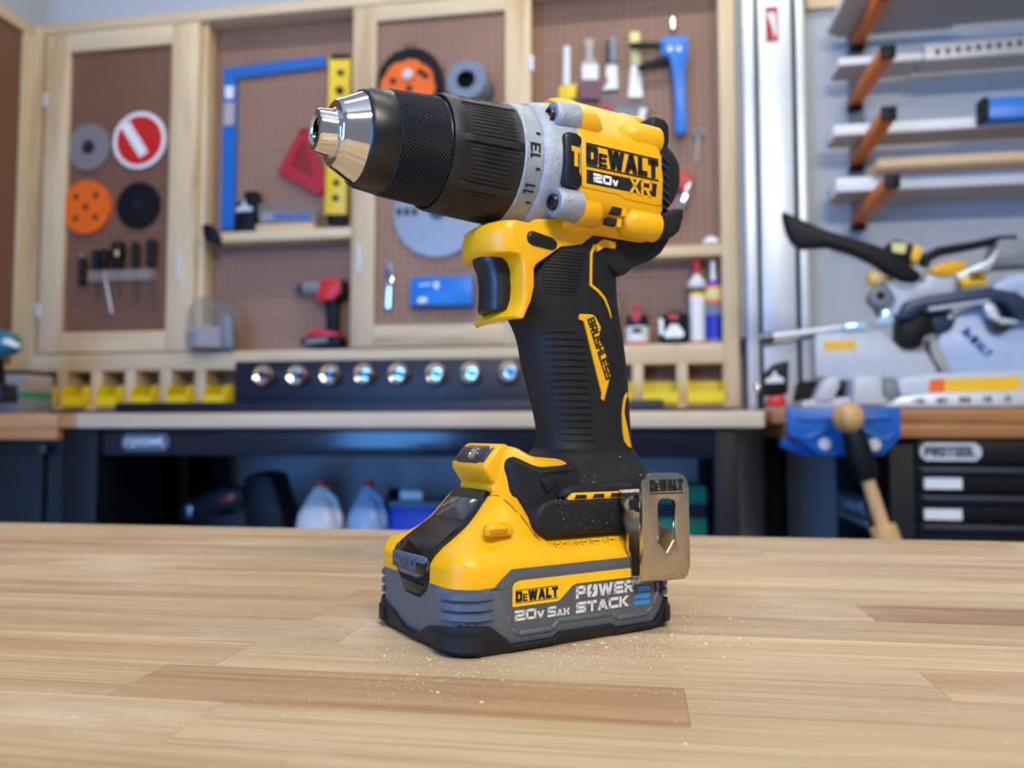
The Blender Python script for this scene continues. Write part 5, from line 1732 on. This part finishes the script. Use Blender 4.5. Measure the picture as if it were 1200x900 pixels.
build(MB().lathe([(0.02, .0125), (LN * .5, .0135), (LN - .02, .0145), (LN - .02, .026), (LN + .03, .029), (LN + .034, .02)], c0, dd, 24), 'handle', 'oak', parent=vs_)
build(MB().lathe([(.026, .021), (.05, .026), (.105, .027), (.128, .023), (.13, .019), (.128, .010)], c0, dd, 24), 'screw_hub', 'blackm', parent=vs_)

# ------------------------------------------------------------------ upright aluminium rails and the perforated panel beside the cabinet
YG = 2.64
gr = thing('guide_rail', 'tall white aluminium guide rail with a red label standing beside the cabinet', 'rail', at(908, 470, YG))
zT, zB = 2.62, BZ + .006
GX = [(873.5, 887), (892, 931), (937, 946.5)]
for (p0, p1), nm, dp_ in zip(GX, ('edge_flange', 'web', 'edge_flange'), (.0, .004, .0)):
    x0, x1 = at(p0, 250, YG).x, at(p1, 250, YG).x
    build(MB().box(x0, x1, YG - dp_, YG + .012, zB, zT), nm, 'alu', parent=gr, bevel=.0015)
x0, x1 = at(873.5, 250, YG).x, at(947, 250, YG).x
build(MB().box(x0, x1, YG + .012, YG + .016, zB, zT), 'back_web', 'dark', parent=gr)
x0, x1, z0, z1 = rect(897, 8, 912, 49, YG - .004)
lb_ = build(MB().box(x0, x1, YG - .0055, YG - .004, z0, z1), 'red_label', 'redtrans', parent=gr)
build(MB().prism([(x0 + .004, z1 - .02), (x0 + .03, z1 - .02), (x1 - .006, z0 + .03), (x1 - .012, z0 + .008), (x0 + .02, z0 + .05)], xz(YG - .0055), -.0012, 0), 'label_mark', 'white', parent=lb_)
build(MB().prism([(x0, z1 - .035), (x0 + .004, z1 - .02), (x0 + .028, z0 + .004), (x0 + .022, z0 + .004)], xz(YG - .0055), -.0018, 0), 'label_stroke', 'redtrans', parent=lb_)
x0, x1 = CX1 + .001, at(872.5, 250, 2.625).x
pp = thing('perforated_panel', 'grey perforated steel panel between the cabinet and the guide rail', 'panel', ((x0 + x1) / 2, 2.625, 1.3))
build(MB().box(x0, x1, 2.625, 2.631, at(866, 394, 2.625).z, 2.7), 'panel', 'peggrey', parent=pp)
build(MB().box(x0, x1, 2.621, 2.635, at(866, 397, 2.625).z, at(866, 394, 2.625).z), 'lower_edge', 'steel', parent=pp)
build(MB().box(x0, x1, 2.631, YW, 1.4, 1.42), 'bracket', 'steel', parent=pp)
build(MB().box(x0, x1, 2.631, YW, 2.5, 2.52), 'bracket', 'steel', parent=pp)

# ------------------------------------------------------------------ lumber rack on the right wall with boards
YK = YW - .02
rk = thing('lumber_rack', 'grey wall rack with four orange arms holding long boards', 'rack', at(1003, 270, YW))
rx = at(1004, 160, YK).x
build(MB().box(rx - .02, rx + .025, YK, YW, at(1003, 268, YK).z, 2.75), 'upright', 'grey', parent=rk, bevel=.002)
ARMS = [((1003, 50), (1037, -8)), ((1000, 120), (1040, 62)), ((1002, 190), (1041, 134)), ((1004, 259), (1045, 213))]
armz = []
for (a, b) in ARMS:
    pa = at(a[0], a[1], YK)
    pb_ = at_x(b[0], b[1], pa.x)
    armz.append((pa, pb_))
    hw, hh = .019, .018
    mb = MB()
    secs = []
    for p in (pa, pb_):
        secs.append([p + Vector((-hw, 0, -hh)), p + Vector((hw, 0, -hh)), p + Vector((hw, 0, hh)), p + Vector((-hw, 0, hh))])
    ar = build(mb.loft(secs), 'arm', 'armor', parent=rk, bevel=.003)
    n = (pb_ - pa).normalized()
    mb = MB()
    secs = [[p + Vector((-hw * 1.05, 0, -hh * 1.05)), p + Vector((hw * 1.05, 0, -hh * 1.05)), p + Vector((hw * 1.05, 0, hh * 1.05)), p + Vector((-hw * 1.05, 0, hh * 1.05))] for p in (pb_ - n * .004, pb_ + n * .012)]
    build(mb.loft(secs), 'end_cap', 'blackm', parent=ar, bevel=.002)
    build(MB().box(pa.x - .022, pa.x + .022, YK - .03, YK, pa.z - .034, pa.z - .017), 'bracket', 'blackm', parent=ar, bevel=.003)


def armtop(i, Y):
    pa, pb_ = armz[i]
    f = (Y - pa.y) / (pb_.y - pa.y)
    return pa.z + (pb_.z - pa.z) * f + .018


def board(name, label, mats, pL, pR, thick_px, arm, Y, depth, under=None, cat='board'):
    """a long board lying across the arms; its front lower edge passes through the two pixels"""
    a, b = at(pL[0], pL[1], Y), at(pR[0], pR[1], Y)
    th = thick_px * 2.6 / F
    z0 = (a.z + b.z) / 2 if under is None else under
    za = max(armtop(arm, Y), armtop(arm, Y + depth)) + .003
    if under is None and z0 < za:
        print('LIFT', name, z0, za)
        z0 = za
    t = thing(name, label, cat, ((a.x + b.x) / 2, Y, z0))
    top, low = mats
    build(MB().box(a.x, b.x, Y, Y + depth, z0 + .0015, z0 + th), 'plank', top, parent=t, bevel=.002)
    build(MB().box(a.x + .004, b.x - .004, Y + .004, Y + depth - .004, z0, z0 + .0015), 'underside', low, parent=t)
    t['_top'] = z0 + th
    return t


board('wide_board', 'wide grey-brown board on the top arm, its underside facing down', ('board', 'boardg'), (990, 8), (1290, -28), 8, 0, 2.46, .24)
board('thin_board', 'thin white strip below the wide board on the top arm', ('board', 'boardg'), (979, 50), (1120, 38), 5, 0, 2.69, .03)
board('white_pole', 'short white trim strip on the second arm, left of the ribbed bar', ('board', 'boardg'), (983, 78), (1082, 69), 9, 1, 2.56, .12)
rbz = board('ribbed_bar', 'silver ribbed aluminium bar on the second arm, at the right edge', ('alug', 'boardg'), (1084, 75), (1290, 52), 18, 1, 2.54, .1, cat='bar')
for k in range(14):
    a = at(1096 + k * 12, 62 - k * 1.3, 2.54)
    build(MB().box(a.x, a.x + .012, 2.536, 2.54, a.z - .006, a.z + .01), 'tooth', 'steel', parent=rbz)
wb1 = board('white_board', 'long white board on the third arm under the blue level', ('board', 'boardg'), (978, 167), (1290, 142), 12, 2, 2.54, .12)
wb2 = board('white_board', 'long white board on the lowest arm under the tan one', ('board', 'boardg'), (981, 229), (1290, 207), 16, 3, 2.54, .14)
board('tan_board', 'tan wooden board lying on the lowest white board', ('tan', 'tan'), (1030, 214), (1290, 196), 11, 3, 2.47, .19, under=wb2['_top'] + .001)
zl = max(armtop(2, 2.48), armtop(2, 2.53)) + .003
lx0, lx1_ = at(1152, 140, 2.48).x, at(1160, 140, 2.48).x
lv = thing('blue_level', 'bright blue box-section level with a black end on the third board', 'level', (lx0 + .2, 2.5, zl))
build(MB().box(lx1_, lx0 + .5, 2.482, 2.53, zl, zl + .064), 'body', 'toolblue', parent=lv, bevel=.003)
build(MB().box(lx0, lx1_, 2.48, 2.532, zl, zl + .066), 'end_cap', 'blackm', parent=lv, bevel=.003)
for o in [x for x in bpy.data.objects if '_top' in x]:
    del o['_top']
struct(MB().box(at(945, 4, YW - .03).x, 1.9, YW - .03, YW, at(960, 8, YW - .03).z, at(960, 8, YW - .03).z + .05), 'trim_1', 'pine_x')

# ------------------------------------------------------------------ black jigsaw-like tool left of the vise
pxo('cordless_light', 'black fan-shaped tool with a white emblem and red base beside the vise', 'tool', [
    ('body', 'blackm', [(893, 458), (896, 438), (908, 426), (925, 422), (924, 462), (896, 464)], -.03, .03, .006),
    ('emblem', 'alu', [(897, 449), (919, 448), (918, 443), (911, 440), (908, 434), (904, 441), (898, 444)], -.033, -.029),
    ('base', 'toolred', [(900, 470), (903, 464), (919, 463), (922, 470), (921, 476), (900, 477)], -.028, .028, .004)], 2.2)
ch = thing('chrome_ball', 'small chrome knob just left of the black fan-shaped tool', 'knob', at(889, 478, 2.25))
cc = at(889, 455, 2.25)
build(MB().sphere(cc, .014), 'ball', 'chrome', parent=ch)
build(MB().lathe([(0, .018), (.008, .018), (.012, .006), (cc.z - BZ - .012, .006)], (cc.x, 2.25, BZ), (0, 0, 1), 16), 'stem', 'steel', parent=ch)

# ------------------------------------------------------------------ mitre saw
YA = 2.16
saw = thing('mitre_saw', 'large grey and yellow sliding mitre saw on the right bench', 'saw', (at(1100, 470, YA).x, YA, 1.042))


def SP_(name, mat, o, d0, d1, bevel=.004, Y=YA, seg=2, parent=None):
    return build(MB().prism(o, px(Y + d0), 0, d1 - d0), name, mat, parent=parent or saw, bevel=bevel, seg=seg)


def circ(x, y, r_, n=20):
    return [(x + r_ * math.cos(2 * PI * k / n), y + r_ * math.sin(2 * PI * k / n)) for k in range(n)]


SP_('base_frame', 'sawwhite', [(940, 470), (970, 466), (1200, 462), (1330, 458), (1330, 477), (940, 478)], -.02, .22, .004)
SP_('base_block', 'sawwhite', [(1001, 441), (1034, 440), (1036, 474), (1000, 475)], -.05, .1, .006)
SP_('base_block', 'grey', [(1034, 446), (1056, 446), (1056, 472), (1036, 473)], -.02, .1, .006)
SP_('base_foot', 'sawwhite', [(955, 470), (966, 444), (984, 442), (985, 452), (976, 470)], -.03, .05, .006)
SP_('base_recess', 'dark', [(940, 446), (1000, 446), (1000, 468), (936, 470)], .06, .16, .006)
tt_ = SP_('turntable', 'sawwhite', [(1052, 444), (1090, 437), (1330, 428), (1330, 464), (1056, 464)], -.04, .2, .006)
SP_('scale_plate', 'alu', [(1056, 465), (1090, 461), (1330, 457), (1330, 476), (1040, 477)], -.09, -.04, .004)
for i, s_ in enumerate(('45', '30', '22', '15', '0')):
    a = at(1070 + i * 27, 473 - i * .6, YA - .09)
    mb = MB()
    text(mb, s_, a.x, a.z, .013, .012, .003, xz(YA - .09), -.001, .002)
    build(mb, 'scale_figure', 'print', parent=saw)
st_ = SP_('warning_sticker', 'amber', [(1107, 444), (1196, 441), (1196, 457), (1107, 459)], -.0415, -.039, 0)
SP_('sticker_end', 'orange', [(1089, 445), (1107, 444), (1107, 459), (1089, 460)], -.0415, -.039, 0)
fence = SP_('fence', 'sawwhite', [(955, 395), (960, 390), (1030, 387), (1036, 390), (1060, 412), (1086, 412), (1100, 436), (1054, 444), (990, 446), (956, 441)], .0, .03, .005)
SP_('warning_sticker', 'amber', [(965, 400), (1003, 399), (1004, 409), (966, 411)], -.0015, .001, 0)
SP_('fence_cap', 'cyanw', [(988, 380), (1014, 376), (1018, 386), (990, 388)], -.01, .03, .004)
SP_('fence_cap', 'cyanw', [(1024, 381), (1034, 370), (1034, 362), (1047, 362), (1048, 380)], -.01, .03, .004)
A_, B_ = at(892, 396.5, YA + .02), at(985, 384, YA + .02)
build(MB().cyl(A_, B_, .0095, 16), 'slide_rod', 'alu', parent=saw)
build(MB().cyl(A_ - Vector((.006, 0, 0)), A_ + Vector((.03, 0, .003)), .013, 16), 'rod_end', 'steel', parent=saw)
SP_('slide_rod', 'steel', [(896, 402), (955, 391), (955, 396), (896, 407)], .02, .03, .001)
# carriage
SP_('knob', 'amber', circ(1026, 325, 8), -.03, .0, .003)
SP_('knob_center', 'sawwhite', circ(1026, 325, 3.4), -.034, -.029, 0)
SP_('knob', 'amber', circ(1043, 326, 5), -.01, .02, .003)
SP_('pivot', 'grey', circ(1032, 347, 12), -.02, .03, .003)
SP_('pivot_hole', 'dark', circ(1032, 346, 5), -.022, -.019, 0)
SP_('carriage', 'grey', [(1022, 340), (1034, 330), (1052, 338), (1050, 358), (1046, 372), (1032, 368), (1026, 356)], .0, .05, .004)
SP_('carriage', 'sawwhite', [(1036, 328), (1066, 338), (1086, 330), (1084, 322), (1094, 322), (1122, 322), (1128, 342), (1092, 346), (1070, 362), (1058, 374), (1046, 366), (1050, 350)], -.01, .04, .004)
SP_('arm', 'sawarm', [(1056, 366), (1064, 352), (1088, 346), (1130, 340), (1160, 336), (1188, 342), (1206, 352), (1222, 372), (1196, 372), (1178, 354), (1160, 350), (1120, 355), (1084, 360), (1070, 372), (1058, 374)], -.05, .0, .005)
SP_('arm_trim', 'sawwhite', [(1088, 360), (1160, 350), (1160, 354), (1090, 364)], -.045, -.01, .001)
SP_('lower_bracket', 'blackm', [(1056, 372), (1066, 364), (1092, 362), (1096, 390), (1084, 394), (1080, 408), (1056, 404)], -.02, .06, .006)
SP_('lower_knob', 'sawarm', circ(1104, 374, 16), .0, .05, .004)
SP_('knob_bolt', 'alu', circ(1114, 370, 3.4), -.004, .002, 0)
gd = SP_('blade_guard', 'sawblue', [(1096, 412), (1100, 396), (1116, 376), (1130, 362), (1160, 352), (1230, 352), (1300, 400), (1320, 434), (1112, 436), (1104, 430)], .01, .05, .005)
SP_('guard_rim', 'boardg', [(1090, 398), (1097, 398), (1114, 434), (1106, 436), (1094, 420)], .0, .055, .002)
mb = MB()
g0 = at(1128, 388, YA + .01)
gdv = (at(1158, 418, YA + .01) - g0).normalized()
gn = Vector((-gdv.z, 0, gdv.x))
gw = (at(1158, 418, YA + .01) - g0).length
brand(mb, 0, gw * 1.0, -.0, .026, lambda u, v, h: g0 + gdv * u + gn * (v - .008) + Vector((0, -h, 0)), 0, .002, rules=False)
build(mb, 'brand_lettering', 'squareblue', parent=saw)
SP_('upper_guard', 'sawblue', [(1158, 344), (1166, 332), (1184, 322), (1240, 318), (1290, 340), (1300, 380), (1220, 372), (1206, 352), (1190, 342)], -.02, .03, .005)
SP_('guard_knob', 'steel', circ(1172, 376, 14), -.012, .012, .003)
SP_('guard_bracket', 'alu', [(1152, 356), (1164, 352), (1172, 372), (1190, 374), (1196, 378), (1176, 380), (1160, 372)], -.03, -.012, .002)
mc = SP_('motor_cover', 'yellow', [(1090, 318), (1098, 310), (1118, 304), (1138, 308), (1126, 318), (1110, 324), (1096, 322)], -.02, .06, .006)
SP_('cover_plate', 'amber', [(1124, 326), (1156, 318), (1158, 332), (1130, 336)], -.052, -.02, .003)
np_ = SP_('brand_plate', 'print', [(1137, 318.5), (1155, 317.5), (1155, 327), (1137, 328)], -.054, -.05, 0)
a, b_ = at(1138.5, 326, YA - .054), at(1154, 319.5, YA - .054)
mb = MB()
brand(mb, a.x, b_.x, a.z, b_.z, xz(YA - .054), -.0012, .001, rules=False)
build(mb, 'brand_lettering', 'amber', parent=saw)
SP_('silver_arm', 'alu', [(1120, 322), (1160, 304), (1172, 290), (1166, 306), (1160, 316), (1126, 328)], -.03, .0, .002)
# handle: a flared black paddle running up to the left, ending in a round grip
HO = [(917, 246), (926, 250), (948, 260), (972, 270), (1000, 278), (1032, 288), (1060, 304), (1082, 322), (1078, 330), (1060, 328), (1040, 318), (1024, 307), (1000, 296), (972, 288), (940, 290), (930, 284), (922, 268)]
SP_('handle', 'blackm', HO, -.05, -.006, .009, seg=3)
SP_('battery', 'blackm', [(1042, 284), (1050, 280), (1070, 286), (1082, 290), (1078, 308), (1066, 306), (1048, 298)], .02, .08, .004)
SP_('battery_label', 'cream', [(1045, 284), (1063, 285), (1060, 297), (1046, 295)], .0185, .021, 0)
SP_('battery_clip', 'amber', [(1072, 286), (1083, 291), (1076, 308), (1068, 304)], .01, .06, .003)
build(MB().tube([at(1082, 312, YA + .03), at(1086, 302, YA + .03), at(1100, 295, YA + .03), at(1140, 288, YA + .03), at(1172, 281, YA + .03), at(1190, 281, YA + .03)], [.012, .014, .013, .011, .011, .012], 14), 'carry_handle', 'blackm', parent=saw)
SP_('dust_port', 'grey', [(1172, 280), (1260, 276), (1262, 306), (1166, 312), (1160, 320), (1166, 300)], .0, .08, .006)
